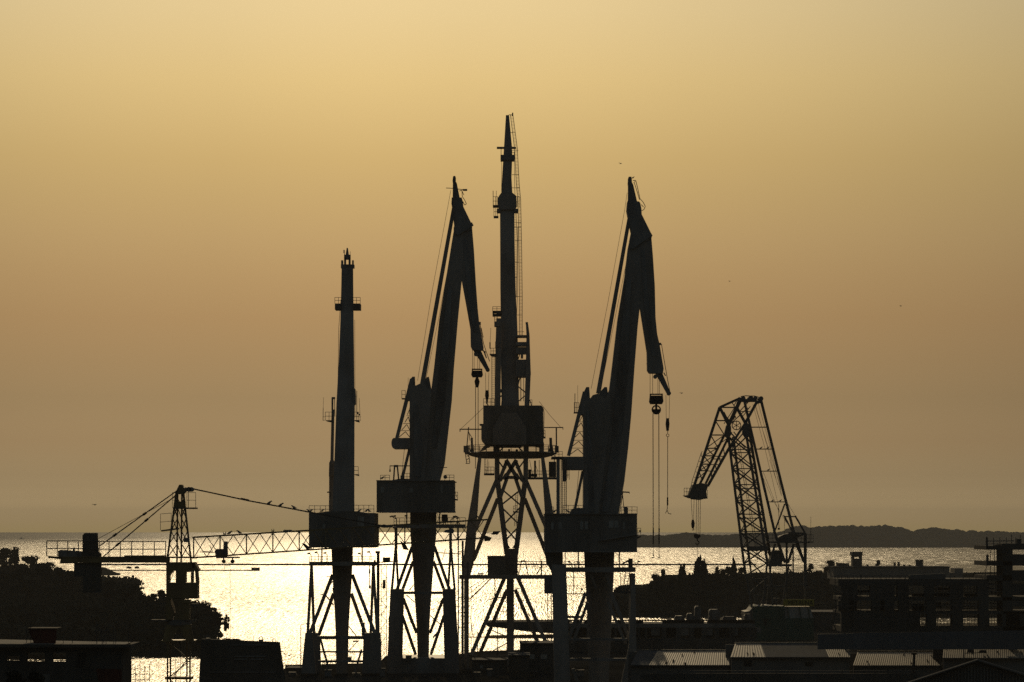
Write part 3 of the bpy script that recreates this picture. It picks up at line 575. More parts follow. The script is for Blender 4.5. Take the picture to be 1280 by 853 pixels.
# --- crane C, the tallest, seen end on
root = thing('harbour_crane', 'tallest harbour crane, a slender spire with a side ladder over an open braced portal', 'crane', Pen(425).p(638,831), 'slewing harbour cranes')
pen = Pen(425); b = pen.bar; s = pen.s
def sect(mb, rows):
    vs = []; fs = []
    for (x0,x1,y,d0,d1) in rows: vs += [pen.p(x0,y,d0), pen.p(x1,y,d0), pen.p(x1,y,d1), pen.p(x0,y,d1)]
    for k in range(len(rows)-1):
        for q in range(4): fs.append((4*k+q, 4*k+(q+1)%4, 4*k+4+(q+1)%4, 4*k+4+q))
    fs += [(3,2,1,0), tuple(4*(len(rows)-1)+q for q in range(4))]
    mb.add(vs, fs)
mb = MB(); sect(mb,[(622,652,560,-3,2),(627,648.6,500,-2,2.5),(626,648,450,-.5,3.5),(626,646.4,400,1,4.6),(625.4,644.4,360,2,5.4),(625.2,643.2,300,3.4,6.4),(625,643,262,4.4,7)]); jib = mb.build('jib', M['crane'], root)
mb = MB(); pen.poly(mb,[(625,262),(622.4,257),(622,248),(624.4,244),(627,240.6),(640,240.6),(645.4,245),(646,256),(643,262)],4,7); sect(mb,[(626.6,640.4,241,4.8,6.8),(627.6,639.4,222,5,6.8),(629,640.2,200,5.2,6.8),(630,640,184,5.4,6.6),(632.4,636.4,144,5.8,6.4)]); hd = mb.build('jib_head', M['crane'], jib)
mb = MB(); pen.rect(mb,621,183.6,645,185.2,5.4,6.6); pen.rect(mb,625.6,193.6,643.4,199.8,4.8,7.2); pen.line(mb,[(626.4,194,5),(626.4,186,5)],.8); pen.line(mb,[(627,200,5),(626.8,240,5)],.5); pen.line(mb,[(626,200,5),(627.6,194,5)],1); pen.rail(mb,640,643,194,188,5,7,3); mb.build('crosshead', M['crane2'], hd)
for (x0,x1,y0,y1) in ((621,626,261,264),(643,648,261,264)):
    mb = MB(); pen.rect(mb,x0,y0,x1,y1,4,7.4); mb.build('bracket', M['crane2'], hd)
mb = MB()
R_ = [(641.2,144),(646.6,185),(649,230),(650.8,250),(651.4,275),(652.2,320),(652.8,370),(652.8,421)]
for w_ in (0, 3.6):
    pen.line(mb,[(x-w_*(1 if i else .9),y,6.4) for i,(x,y) in enumerate(R_)],.75)
for (xa,ya),(xb,yb) in zip(R_, R_[1:]):
    n = int((yb-ya)/1.75)
    for k in range(n):
        q = (k+.5)/n; x = xa+(xb-xa)*q; y = ya+(yb-ya)*q; pen.line(mb,[(x-3.6,y,6.4),(x,y,6.4)],.5,n=3)
pen.line(mb,[(636,143.6,6.4),(641.4,143.6,6.4)],.8); pen.rect(mb,640,141,641.6,145,6.2,6.6)
for (y,xl,xr) in ((166,638,644),(188,640,648),(218.6,640,648.6),(235,640,649.6),(278.6,643,651.4),(284,643,651.6),(301,643.6,652),(328,644,652.4),(371,644,652.8),(394,645,652.8),(347,644,646.4),(415,645,655)): pen.line(mb,[(xl,y,6.2),(xr,y,6.2)],.7)
mb.build('access_ladder', M['rig'], jib)
mb = MB()
R2 = [(644.8,262),(646.4,300),(646,340),(645.4,372)]
pen.line(mb,[(x,y,6) for x,y in R2],.7); pen.line(mb,[(642.6,190,6),(643.4,236,6),(644.6,262,6)],.6); pen.line(mb,[(647.2,284,6),(647,360,6),(645.6,400,6)],.7)
for k in range(50): pen.line(mb,[(643.2,266+k*2.1,6),(645.6,266+k*2.1,6)],.45,n=3)
mb.build('inner_ladder', M['rig'], jib)
mb = MB(); pen.rail(mb,616.4,622,257,246,4.2,6.8,2.8); pen.line(mb,[(616.6,257,4.2),(616.4,238.6,4.2)],.9); pen.line(mb,[(620.4,257,4.2),(620.4,238.6,4.2)],.6); pen.rect(mb,616,256.4,622.4,257.6,4.2,6.8); pen.rail(mb,617.4,622,270.6,259,4.4,6.6,2.4); pen.rect(mb,617,270,623,271.2,4.4,6.6); pen.rail(mb,644,649,259,246,4.2,6.8,2.6); mb.build('head_platform', M['rig'], hd)
mb = MB(); pen.rect(mb,615.6,388.6,627,390,1,4.4); pen.rect(mb,615.6,392.4,627,394,1,4.4); pen.rect(mb,615.6,389,617.2,393.6,1,4.4); pen.rect(mb,620.6,389,627,393.6,1,4.4); pen.rail(mb,615.8,626.4,388.8,383.6,1,4.4,5.3); pen.ladder(mb,(617.4,394),(619.6,408),3.6,2.2,2,.7); mb.build('mid_platform', M['rig'], jib)
# A-frame of the tower
mb = MB(); sect(mb,[(618.4,625.4,512,-3,-1),(619.2,626,470,-2.6,-.6),(619.4,626.4,430,-2.2,-.2),(620.4,627,398,-1.6,.2)]); pen.rect(mb,617.8,402,626,408,-2,0); pen.rect(mb,619,427,624,434,-2.4,-.2); mb.build('mast_leg', M['crane'], root)
mb = MB(); sect(mb,[(655.4,661.6,512,-3,-1),(657,663.4,468,-2.6,-.6),(658,662,419,-2.2,-.2),(657.2,660,403.4,-1.8,-.4)]); pen.rect(mb,657,402.8,660,404.8,-1.8,-.4); mb.build('mast_leg', M['crane'], root)
mb = MB(); pen.rect(mb,645,419,660,421,-2.4,1); pen.rect(mb,645,427.6,660,432,-2.4,1); pen.rect(mb,645,434,660,442,-2,1); pen.rect(mb,651,442,654,447,-2,1); pen.rect(mb,645,449.6,663,471,-2.4,1.4); pen.poly(mb,[(658,442),(662.6,442),(663.6,468),(660,471)],-2.4,1.4); pen.line(mb,[(648,449,-1),(650,442,-1)],1.2); pen.line(mb,[(645,447,-1),(648.4,443,-1)],1); mb.build('winch_deck', M['crane2'], root)
mb = MB(); pen.line(mb,[(651,471,-2),(651,502,-2)],1); pen.line(mb,[(654.6,471,-2),(654.6,502,-2)],.8); b(mb,648,483.6,657,491,1.4,-2); b(mb,648,502,656,495,1.2,-2); pen.line(mb,[(624.6,490,-2),(627,488,-2)],1.4); pen.line(mb,[(623.6,497,-2),(628,494.6,-2)],2); b(mb,646.6,484,650.4,471,1.6,-2); pen.rect(mb,624.4,486.6,627.4,491,-2.2,-1.8); mb.each('mast_brace', M['crane2'], root)
mb = MB(); pen.ladder(mb,(614.8,446),(614.8,507),4,2.2,-2,.7); mb.build('mast_ladder', M['rig'], root)
mb = MB(); pen.poly(mb,[(612,442.4),(620,442.4),(619.4,445),(614.6,444.6)],-3,0); pen.rail(mb,613.6,619.6,442.4,435.4,-3,0,2.8); pen.line(mb,[(612.6,430.4,-2),(613.6,410,-2)],.5); pen.line(mb,[(612.6,436,-2),(612.6,428,-2)],1.6); mb.build('mast_platform', M['rig'], root)
# machinery house, turntable
mb = MB(); pen.poly(mb,[(604,507),(676,507),(679,511),(679.4,555.6),(607,555.6),(601.6,549),(601.6,531),(604,530)],-6,6); house = mb.build('machine_house', M['house'], root)
mb = MB(); pen.poly(mb,[(627,516),(646,516),(658,535),(658,556),(616,556),(616,535)],-6.5,-6); pen.rect(mb,599.4,530,604,531.6,-6,-3); mb.build('jib_foot', M['crane'], house)
mb = MB(); pen.rail(mb,604.4,618,507,498.6,-5.8,5.8,4.4); pen.rail(mb,661,665,507,500,-5.8,5.8,4); pen.line(mb,[(662,500,-5),(663.6,504,-5),(664,507,-5)],1.2); mb.build('railing', M['rig'], house)
mb = MB(); pen.line(mb,[(676,507,-5.6),(679,510,-5.6),(680,516,-5.6),(679.6,546,-5.6)],.9); pen.rail(mb,678.6,681.4,546.6,538,-6,-3,3); pen.rect(mb,679,546,682,547.6,-6,-3); mb.build('side_ladder', M['rig'], house)
for x0,x1 in ((616.6,624.6),(654.4,660)):
    mb = MB(); pen.rect(mb,x0,555,x1,568,-4,-3); pen.rect(mb,x0,555,x1,568,3,4); mb.each('turntable_support', M['crane'], root)
mb = MB(); pen.poly(mb,[(607,555.6),(616,555.6),(616,557),(609,560),(605,563),(600,564),(603,560)],-5,-3); pen.rect(mb,674,553,680,566,-5,-3); b(mb,660,556.4,676,558.4,3,-4); b(mb,625,564,632,556,1.6,-4); b(mb,645,556,653,564.4,1.6,-4); mb.each('turntable_bracket', M['crane'], root)
mb = MB(); c = pen.p(640,561.6,2); mb.tube(c+Vector((-6,0,0))*s*2.2,c+Vector((6,0,0))*s*2.2,.001); pen.rect(mb,628,564.4,650,567,1,3); c = pen.p(636.4,562.8,1); mb.tube(c+Vector((0,-.2,0)),c+Vector((0,.2,0)),1.5*s,8); c = pen.p(646,563.2,1); mb.tube(c+Vector((0,-.2,0)),c+Vector((0,.2,0)),1.7*s,8); mb.build('drive_gear', M['crane2'], root)
vs = []; fs = []; mb = MB()                                   # the round deck
for (r, y) in ((54,565.4),(58,566.6),(50,570.4),(40,573)):
    for k in range(32): a = 2*math.pi*k/32; vs.append(pen.p(639,y,0)+Vector((r*s*math.cos(a), r*s*math.sin(a)*.9, 0)))
for i in range(3):
    for k in range(32): fs.append((32*i+k,32*i+(k+1)%32,32*i+32+(k+1)%32,32*i+32+k))
fs += [tuple(range(32)), tuple(range(96,128))]; mb.add(vs, fs); deck = mb.build('turntable_deck', M['crane'], root)
mb = MB()
for k in range(32):
    a = 2*math.pi*k/32; c = pen.p(639,566,0)+Vector((56*s*math.cos(a),50*s*math.sin(a),0)); mb.tube(c, c+Vector((0,0,1.05)), .035, 4)
    a2 = 2*math.pi*(k+1)/32; c2 = pen.p(639,566,0)+Vector((56*s*math.cos(a2),50*s*math.sin(a2),0))
    for z in (.55,1.05): mb.tube(c+Vector((0,0,z)), c2+Vector((0,0,z)), .03, 4)
mb.build('railing', M['rig'], deck)
mb = MB(); pen.rect(mb,579.4,557.4,586,565.4,-2,0); pen.poly(mb,[(580,565),(592,565),(603,570),(592,570)],-1.5,1.5); pen.poly(mb,[(588.4,547.4),(591,547.4),(591.4,561),(593,566),(586.6,566),(588.6,561)],-1,0); mb.build('mooring_winch', M['crane2'], deck)
mb = MB(); pen.rect(mb,694,557.6,698.4,565.4,-2,0); pen.poly(mb,[(697,566),(692,567),(683,570),(690,570)],-1.5,1.5); pen.poly(mb,[(686.6,547.4),(690,547.4),(690.4,560),(693,566),(684,566),(687,560)],-1,0); mb.build('mooring_winch', M['crane2'], deck)
mb = MB(); b(mb,574.6,536.8,602,536.8,1.4,-2); b(mb,575,536.4,575,540,1.1,-2); pen.line(mb,[(576.4,536,-2),(590,523.4,-2),(604,510,-2)],.5); b(mb,585.8,534,583.6,558,1.2,-2); b(mb,586,541,591,549,.8,-2); b(mb,586,540,587.6,551,.8,-2); mb.build('side_davit', M['rig'], root)
mb = MB(); b(mb,680,534.6,704,534.6,1.2,-2); b(mb,703.6,534.4,703.8,537.4,.9,-2); b(mb,695.4,534,695.6,566,1.7,-2); pen.line(mb,[(700.6,534,-2),(688,520,-2),(674,502,-2)],.5); mb.build('side_davit', M['rig'], root)
mb = MB(); pen.ladder(mb,(581.4,566),(583.4,579),4,3,-1.4,.9); pen.line(mb,[(582,579.6,-1.4),(587,579.6,-1.4)],1); pen.line(mb,[(582,567,-1.4),(586.8,572,-1.4),(582.6,576,-1.4)],.8); mb.build('hanging_ladder', M['rig'], root)
mb = MB(); pen.rect(mb,605,591.8,618,594.2,-3,-1); pen.rail(mb,605.6,617.6,592,584,-3,-1,4.4); pen.ladder(mb,(605.6,573),(605.6,592),1.6,3,-3,.5); pen.line(mb,[(610,573,-3),(608,592,-3)],.6); pen.line(mb,[(611,592,-3),(611,577,-3)],.5); mb.build('maintenance_platform', M['rig'], root)
mb = MB(); pen.rect(mb,659,596.8,697.6,599.2,-3,0); pen.rail(mb,661,697,597,589,-3,0,5); pen.rect(mb,660.4,587,664,597,-2.4,-1); pen.rect(mb,667.6,576,670,597,-2.2,-1.8); pen.rect(mb,663,592.4,671.4,596,-2.6,-1); pen.line(mb,[(674,575,-2),(674,597,-2)],.8); pen.line(mb,[(662,575,-2),(666,597,-2)],.6); pen.line(mb,[(669,580,-2),(672,589,-2)],.6); mb.build('maintenance_platform', M['rig'], root)
mb = MB(); c = pen.p(690.6,596.6,-1.5); mb.tube(c, pen.p(690.6,577.4,-1.5), 4.6*s, 14)
for x in (692.4,): pen.rect(mb,x,567,x+1,597,-3,-2.8)
mb.build('water_tank', M['rig'], root)
# portal: tapering lattice core, splayed legs
for (x0,y0,x1,y1,w) in ((621.4,572,621.4,600,6),(621.6,598,633.4,692,6.4),(657.2,572,657.2,600,6),(656.8,598,644.8,692,6.4)):
    mb = MB()
    for dd in (-3.5, 3.5): b(mb,x0,y0,x1,y1,w,dd,dd*(1 if y0 < 590 else .5) if y0 > 590 else dd,.7)
    mb.build('core_chord', M['crane'], root)
for (x0,y0,x1,y1,w) in ((632.4,575,648,600,5),(645.6,575,630,600,5),(633,578,622,606,4.4),(645,578,656,606,4.4),(634,597,625.4,622,4.4),(644,597,652.6,622,4.4),(634,597,644,597,4)):
    mb = MB(); b(mb,x0,y0,x1,y1,w,-3.6,-3.6,.5); mb.build('brace', M['crane'], root)
for (x0,y0,x1,y1) in ((622,575,630,586),(656,575,648,586),(626,592,633,584),(652,592,645,584),(626,602,632,592),(652,602,646,592)):
    mb = MB(); b(mb,x0,y0,x1,y1,1.8,-3.2,-3.2); mb.build('brace', M['crane2'], root)
for (x0,y0,x1,y1) in ((627.6,612,651,632),(650,613,626,632),(626.6,634,648,655),(649.6,635,629.6,656),(629,657,645.6,676),(647,660,631.6,676),(632,678,637,685.4),(646,678,641,685.4)):
    mb = MB(); b(mb,x0,y0,x1,y1,1.9,-2.6,-2.6); mb.build('brace', M['crane2'], root)
mb = MB(); pen.ladder(mb,(645,616),(643,658),2.4,2.4,-2,.6); pen.rail(mb,641.6,646.4,640,632.6,-2.6,-1,2.4); pen.rect(mb,641.4,639.4,648,641,-2.6,-1); mb.build('core_ladder', M['rig'], root)
mb = MB(); sect(mb,[(633.4,642.6,832,-1.5,1.5),(633.2,642.4,724,-1.5,1.5),(631.6,647,718,-2,2),(630.8,647.6,686,-2.2,2.2)]); mb.build('core_column', M['crane'], root)
mb = MB(); pen.rect(mb,609.4,696,632,719,-4,-1); pen.rect(mb,609,695,632.4,696.4,-4.2,-.8); mb.build('switch_house', M['house'], root)
for dd in (-6, 5):
    mb = MB(); pen.rect(mb,574,718.8,700,724,dd,dd+1); mb.build('portal_beam', M['crane'], root)
mb = MB(); pen.line(mb,[(586,706.6,-6),(609,706.6,-6)],.9); pen.line(mb,[(646,702.4,-6),(690,702.4,-6)],1); pen.line(mb,[(646,709,-6),(682,709,-6)],.7); b(mb,648.6,718,651.6,702,1,-6); b(mb,656.6,702,660,718.6,1.2,-6); b(mb,651,701.6,657.4,701.6,1.4,-6); b(mb,676.8,701,676.8,719,1.6,-6); b(mb,670.6,718,677,708,1.3,-6); pen.rect(mb,597.6,716.6,604.6,718.4,-6,-5.4); b(mb,646.4,700,646.4,719,.8,-6); pen.rect(mb,643,714,647.6,716.4,-5.6,-5); mb.build('deck_fittings', M['rig'], root)
for sg in (-1, 1):
    X = lambda x: x if sg < 0 else 1278-x
    for dd,pts in ((-7,[(597.6,572),(601.8,572),(594.4,660),(588,720),(577,720),(584,655),(590,620)]),(7,[(598.6,572),(601.4,572),(593,700),(588,720),(582,720),(590,640)])):
        mb = MB(); pen.poly(mb,[(X(x),y) for x,y in pts],dd-.5,dd+.5); mb.build('outer_leg', M['crane'], root)
    for (x0,y0,x1,y1,dd) in ((620.6,601,588,676,-6),(622,624,592,700,6),(588,676,583,720,-6)):
        mb = MB(); b(mb,X(x0),y0,X(x1),y1,5,dd*.5,dd,.6); mb.build('inner_leg', M['crane'], root)
    for (x0,y0,x1,y1,dd) in ((630,724,588.4,820,-7),(633.6,738,598.6,820,7)):
        mb = MB(); b(mb,X(x0),y0,X(x1),y1,4.8,dd*.3,dd,.6); mb.build('lower_brace', M['crane'], root)
    mb = MB(); pen.rect(mb,X(580),719,X(586),830,-7,-6.2); pen.rect(mb,X(576.6),724,X(579.6),830,5.4,6.2); mb.build('lower_leg', M['crane'], root)
for q in ((613,724,587,749.6,1.5),(609,724,587,742,.6),(605,724,587,735,.6),(618.6,724,618.6,748,1.1),(621,747,633,747,1.3),(611,750,622,747,1),(586,796.6,609,796.6,1.2),(642,735,650,736,.9),(612,787,634,796,1.2),(612,816,634,804,1.2),(597,790,597,815,1),(588,770,591,796,.8),(589,725,589,812,.6)):
    mb = MB(); b(mb,*q,-5,-5); mb.build('pipe', M['rig'], root)
mb = MB(); pen.ladder(mb,(684.6,742.6),(684.6,812),5,3.2,-4,.9); mb.build('leg_ladder', M['rig'], root)
# --- service tower of pipes beside the portal
def stair(x0, D, label):
    pen = Pen(D); root = thing('service_tower', label, 'tower', pen.p(x0+5,842))
    for x,w in ((0,1.6),(5,2.6),(11.6,2.4)):
        mb = MB(); pen.rect(mb,x0+x,656+x*4,x0+x+w,842,-.3,.3); mb.build('post', M['crane2'], root)
    mb = MB()
    for k in range(8): pen.line(mb,[(x0,690+k*19,0),(x0+13,690+k*19,0)],1)
    mb.build('landing', M['rig'], root)
stair(572, 412, 'narrow tower of upright pipes beside the left portal leg of the tallest crane')
# --- crane E, the lattice crane on the right
pen = Pen(500); b = pen.bar; s = pen.s
root = thing('lattice_crane', 'crane of open lattice with a bent-over boom on a green machine house', 'crane', pen.p(977,806), None)
def bars(name, mt, segs, parent=None, each=False):
    mb = MB()
    for q in segs:
        x0,y0,x1,y1,w = q[:5]; d0 = q[5] if len(q) > 5 else 0; d1 = q[6] if len(q) > 6 else d0
        b(mb,x0,y0,x1,y1,w,d0,d1)
        if each: mb.build(name, M[mt], parent or root); mb = MB()
    return None if each else mb.build(name, M[mt], parent or root)
# boom: four chords with bracing on the near and the right face
C1 = ((911,548),(941,772)); C2 = ((917,546),(950,772)); C3 = ((932,544),(966,706)); C4 = ((935.5,534),(966,706))
bars('boom_chord','lat',[(910.6,546,930,705,3,-2),(916.6,546,937.4,705,3,2),(931.6,536,959,702,3,-2),(935,530,964,702,3.2,2),
    (930,705,943,776,2.6,-2),(937.4,705,947,776,2.2,2),(959,702,952,776,2.2,-2),(964,702,957,776,2.2,2)], each=True)
br = []
def onc(c, y):
    (x0,y0,x1,y1) = c; return x0+(x1-x0)*(y-y0)/(y1-y0)
c1 = (910.6,546,930,705); c2 = (916.6,546,937.4,705); c3 = (931.6,536,959,702); c4 = (935,530,964,702)
ys = [546+19.9*k for k in range(9)]
for k in range(8):
    ya, yb = ys[k], ys[k+1]
    if k%2 == 0:
        br += [(onc(c1,ya),ya,onc(c3,yb),yb,1.8,-2),(onc(c3,ya),ya,onc(c1,yb),yb,1.8,-2)]
    else:
        br += [(onc(c1,ya),ya,onc(c3,yb),yb,1.8,-2),(onc(c3,ya),ya,onc(c1,yb),yb,1.8,-2)]
    br += [(onc(c2,ya),ya,onc(c4,yb),yb,1.3,2),(onc(c3,ya),ya,onc(c4,ya+10),ya+10,1.2,-2,2),(onc(c4,yb-10),yb-10,onc(c3,yb),yb,1.2,2,-2),(onc(c1,ya),ya,onc(c2,ya+10),ya+10,1.2,-2,2),(onc(c2,yb-10),yb-10,onc(c1,yb),yb,1.2,2,-2)]
bars('boom_lacing','lat',br)
bars('boom_tie','lat',[(onc(c1,y),y,onc(c4,y),y,1.3,-2) for y in (562,566,586,606,611,625.6,643,648,664.6,667.4)], each=True)
bars('boom_beam','lat',[(934,686,960,686,6,-2.2)])
bars('boom_brace','lat',[(931,720,962,702,1.6,-2),(938,702,957,722,1.6,-2),(941,722,957,740,1.4,-2),(936,742,960,722,1.4,-2),(940,724,960,724,1.5,-2),(943,744,958,744,1.4,-2),(941,772,956,745,1.4,-2),(945,745,954,772,1.4,-2)], each=True)
mb = MB(); pen.ladder(mb,(922,556),(947,700),2.6,2.4,0,.6); mb.build('boom_ladder', M['rig'], root)
# knee and head
bars('knee_brace','lat',[(911,532,935,510,1.2,-2),(931.6,529,920,508,3.4,-2),(931.6,529,947,501,3.4,-2),(911,531,926,499,4.6,2),(900,510,911,532,3.4,-2),(912,540,932,560,1.6,-2),(932,538,912,562,1.6,-2),(905,515,911,527,1.2,2),(921,509,925,497,3.6,-2),(925,514,936,502,1.2,0),(924,514.6,938,514.6,1,0),(929,520,938,508,1,0)], each=True)
mb = MB(); pen.poly(mb,[(908,532),(912,528),(914,534),(914,544),(909,548),(905,544)],-2.6,-1.4); pen.poly(mb,[(929,531),(934,526),(936,534),(937,546),(932,548),(928,542)],-2.6,-1.4); knee = mb.each('knee_joint', M['lat'], root)
mb = MB()
for k in range(12):
    a = k*math.pi/6; pen.line(mb,[(920.6+5.5*math.cos(a),532+5.5*math.sin(a),0),(920.6+5.5*math.cos(a+math.pi/6),532+5.5*math.sin(a+math.pi/6),0)],1.3)
    if k%2: pen.line(mb,[(920.6,532,0),(920.6+5.5*math.cos(a),532+5.5*math.sin(a),0)],.9)
pen.line(mb,[(917,525,0),(919,520,0),(920,524,0)],1.2); pen.line(mb,[(917,540,0),(921,545,0),(924,540,0)],1.4); mb.build('rope_sheave', M['lat'], knee)
mb = MB(); pen.rect(mb,924.6,499,946,501.6,-2,2); mb.build('head_beam', M['lat'], root)
for (x,y,r) in ((928,499,3.2),(937.6,498.6,3.2),(943.4,498.6,2.6),(950.4,499,3),(948,502.6,2.2),(934,501,2.4)):
    mb = MB(); c = pen.p(x,y,0)
    mb.tube(c+Vector((0,-1.6,0)),c+Vector((0,1.6,0)),r*s,12); mb.build('head_sheave', M['lat'], root)
mb = MB(); pen.rect(mb,950,496.4,953.4,503.4,-1.5,1.5); pen.line(mb,[(926,496,0),(932,495,0),(944,495.4,0),(949,497,0)],1.2); mb.build('head_bracket', M['lat'], root)
bars('head_tie','lat',[(899.6,509.4,925,498,3,-2),(899.6,509.4,921,509.6,1.6,-2),(915,503.6,919,509,1,0),(921,501,917,508,1,0)], each=True)
# fly jib
f1 = (899.6,509.4,867.6,608); f2 = (909.5,536,875,605); f3 = (914,540,882,605); f4 = (931,530,884.6,608)
bars('fly_jib_chord','lat',[(*f1,3.4,-2),(*f2,3,2),(*f3,2.8,-1),(911.6,560,884.6,608,3.4,-2),(931,530,911.6,560,3,-2)], each=True)
fj = []
for y in (526,544,560.6,570,580.4,588.6): 
    fj.append((onc(f1,y),y,onc(f2,max(y,537)),y,1.5,-2,2))
for y in (570.6,574,581,589): fj.append((onc(f2,y),y,onc((911.6,560,884.6,608),y) if y > 560 else 912,y,1.1,2,-2))
for k,(ya,yb) in enumerate(((511,526),(526,544),(544,560),(560,570),(570,580),(580,589),(589,600))):
    fj.append((onc(f1,ya),ya,onc(f2,max(537,yb)),yb,1.2,-2,2))
    if k > 1: fj += [(onc(f2,ya),ya,onc(f1,yb),yb,1.1,2,-2),(onc(f3,ya),ya,onc((911.6,560,884.6,608),max(560,yb)),yb,1.1,-1,-2)]
fj += [(901,512,912,526,1,0),(918,510,905,530,1,0),(912,546,893,560,1,0),(907,549,912,556,1,0)]
bars('fly_jib_lacing','lat',fj)
mb = MB(); pen.line(mb,[(877.6,572,-2.5),(876.6,566,-2.5),(878,564.4,-2.5)],.7); pen.line(mb,[(876.6,566,-2.5),(865.6,600,-2.5),(862.6,612,-2.5)],.7); pen.line(mb,[(878.6,572,-2.5),(866.4,608,-2.5)],.6)
for k in range(6): pen.line(mb,[(875.6-2.2*k,570+6.6*k,-2.5),(878-2.1*k,571+6.6*k,-2.5)],.6)
mb.build('handrail', M['rig'], root)
mb = MB(); pen.poly(mb,[(866,606),(877,604),(886,606),(883,614),(884,623),(876,625),(866,624),(861,621),(862,616)],-2.2,2.2); tp = mb.build('fly_jib_tip', M['lat'], root)
mb = MB(); pen.rail(mb,855.2,862,619.6,610.4,-2.2,2.2,3.4); pen.poly(mb,[(855,619.4),(862,619.4),(863,623),(858,621)],-2.2,2.2); mb.build('tip_platform', M['rig'], tp)
mb = MB(); pen.rail(mb,879,884.4,622.6,613,-2.2,2.2,2.8); pen.rect(mb,878,622,884.6,623.4,-2.2,2.2); mb.build('tip_platform', M['rig'], tp)
bars('stay_brace','lat',[(981,630,968.6,664,1.8,-2),(981,646,992,668,1.8,-2),(980,646,994,646,1.5,-2),(994,645,1006.6,667,2.1,-2),(979.6,644,983,653,1.2,-2)], each=True)
# back stays
bars('back_stay','lat',[(930.6,502,954,604,3,-2),(954,604,969,668,3,-2),(969,668,981.6,704,3.4,-2),(951.2,500,976.6,604,3.2,2),(976.6,604,993,668,3.2,2),(993,668,1004.6,702,3.4,2)], each=True)
bars('stay_tie','lat',[(939,534.2,958.6,534.2,1.3,0),(944.6,561.6,965,561.6,1.2,0),(951,589.2,972,589.2,1.1,0),(960,627.6,981,627.6,1.1,0)], each=True)
for q in ([(941,505),(956,560),(973,632),(974,660)],[(944,505),(959,558),(972,606)],[(948,505),(962,556),(977,618)],[(949,586),(966,625),(984,655)],[(954,590),(973,638)],[(962,575),(977,620)],[(985,630),(994,645)],[(943,505),(975,606),(976,614)]):
    mb = MB(); pen.line(mb,q,.42); mb.build('stay_rope', M['cable'], root)
mb = MB(); pen.line(mb,[(973.6,630),(973.6,659)],.5); c = pen.p(973.6,661,0); mb.tube(c+Vector((0,0,-.2)),c+Vector((0,0,.15)),.2,8); mb.build('plumb_weight', M['black'], root)
# rear machinery platform
mb = MB(); pen.rect(mb,961.6,676.8,1013,679,-3,3); deck = mb.build('rear_deck', M['lat'], root)
mb = MB(); pen.rail(mb,961,1016.6,677.4,668.6,-3,3,5.2); pen.line(mb,[(1016.8,677.6,-3),(1011,678,-3)],1.2); mb.build('railing', M['rig'], deck)
mb = MB(); pen.line(mb,[(1013.6,677,-2),(1013.6,659,-2)],.8); pen.line(mb,[(1013.6,659,-2),(1013.6,646,-2)],.4); mb.build('antenna', M['rig'], deck)
mb = MB(); pen.line(mb,[(981,676,-2),(980.6,650,-2)],.5); mb.build('antenna', M['rig'], deck)
mb = MB(); pen.poly(mb,[(971.6,675.6),(974,671),(981,668),(992,666.4),(1000,667.4),(993.6,676.6),(974,677)],-2,2); mb.build('winch', M['lat'], deck)
bars('rear_brace','lat',[(985.4,666.4,1006.6,667,2.2,-2.4),(995,672,1006.6,667,2.4,-2.4),(995,680,1005.6,703,3,-2.4),(992.4,680,985,704,3,-2.4),(969,680,965,694,2.4,-2.4)], each=True)
bars('rear_post','lat',[(1006.6,667,1006.6,736,3.6,-2.4),(983.4,679,983.4,706,2.6,-2.4),(991.4,680,991.6,735,1.6,-2.4),(983.4,706,982.4,757,1.8,-2.4),(1006.6,736,1006,757,1.4,-2.4)], each=True)
mb = MB(); pen.rail(mb,987,1003,702,698,-3,3,5); pen.line(mb,[(985,700,-2.6),(1004,700,-2.6)],.8); mb.build('lower_railing', M['rig'], root)
mb = MB(); pen.poly(mb,[(967,688),(974,688),(976,693),(979,700),(977,706),(961,706),(963,699)],-2,2); mb.build('pivot_tower', M['lat'], root)
bars('tower_frame','lat',[(958,706.8,990,706.8,3,-2.6),(962,707,966,757,2.2,-2.6),(986,707,978,757,2,-2.6),(957,733,981,733,2.2,-2.6),(970,733,970.6,757,1.4,-2.6),(992,731,1003,731,1.4,-2.6),(985,710,1006,733,1.2,-2.6)], each=True)
mb = MB(); pen.poly(mb,[(965,748),(974,748),(971,754),(967,753)],-2,-1); mb.build('hanging_block', M['lat'], root)
# machine house with sign
mb = MB(); pen.rect(mb,941,758,981,801,-4.5,4.5); hs = mb.build('machine_house', M['green'], root)
mb = MB(); pen.poly(mb,[(981.2,773),(1017,773),(1017.6,800),(981.2,801)],-4.4,4.4); cab = mb.build('operator_cabin', M['green'], root)
mb = MB(); pen.poly(mb,[(981.2,758.4),(1012.6,758.4),(1016.8,773),(981.2,773)],-4.2,4.2); mb.build('window', M['glass'], cab)
for x0,x1 in ((984,985.2),(999,1000),(1009.6,1010.8)):
    mb = MB(); b(mb,x0,758.8,x1+1.5,773,1.2,-4.3); mb.build('window_bar', M['green'], cab)
mb = MB(); pen.rect(mb,982,801,1016,804,-4.2,4.2); pen.rect(mb,943,801,979,803.6,-4.2,4.2); mb.build('slewing_ring', M['lat'], root)
mb = MB(); pen.poly(mb,[(931,765),(937,764),(941,759),(941.2,789),(932,789),(931.6,775)],-4,4); mb.build('counterweight', M['house'], root)
mb = MB(); pen.rect(mb,944.4,784.4,951.6,791,-4.56,-4.5); mb.build('door', M['concrete'], hs)
mb = MB(); pen.rect(mb,954,773.6,964,775,-4.6,-4.5); pen.rect(mb,955.6,774,958,781.4,-4.6,-4.5); mb.build('vent', M['black'], hs)
for x0,x1 in ((946.4,949.4),(955.6,960.4),(962,964.4)):
    mb = MB(); pen.rect(mb,x0,757,x1,758,-4.6,4.6); mb.build('roof_edge', M['white'], hs)
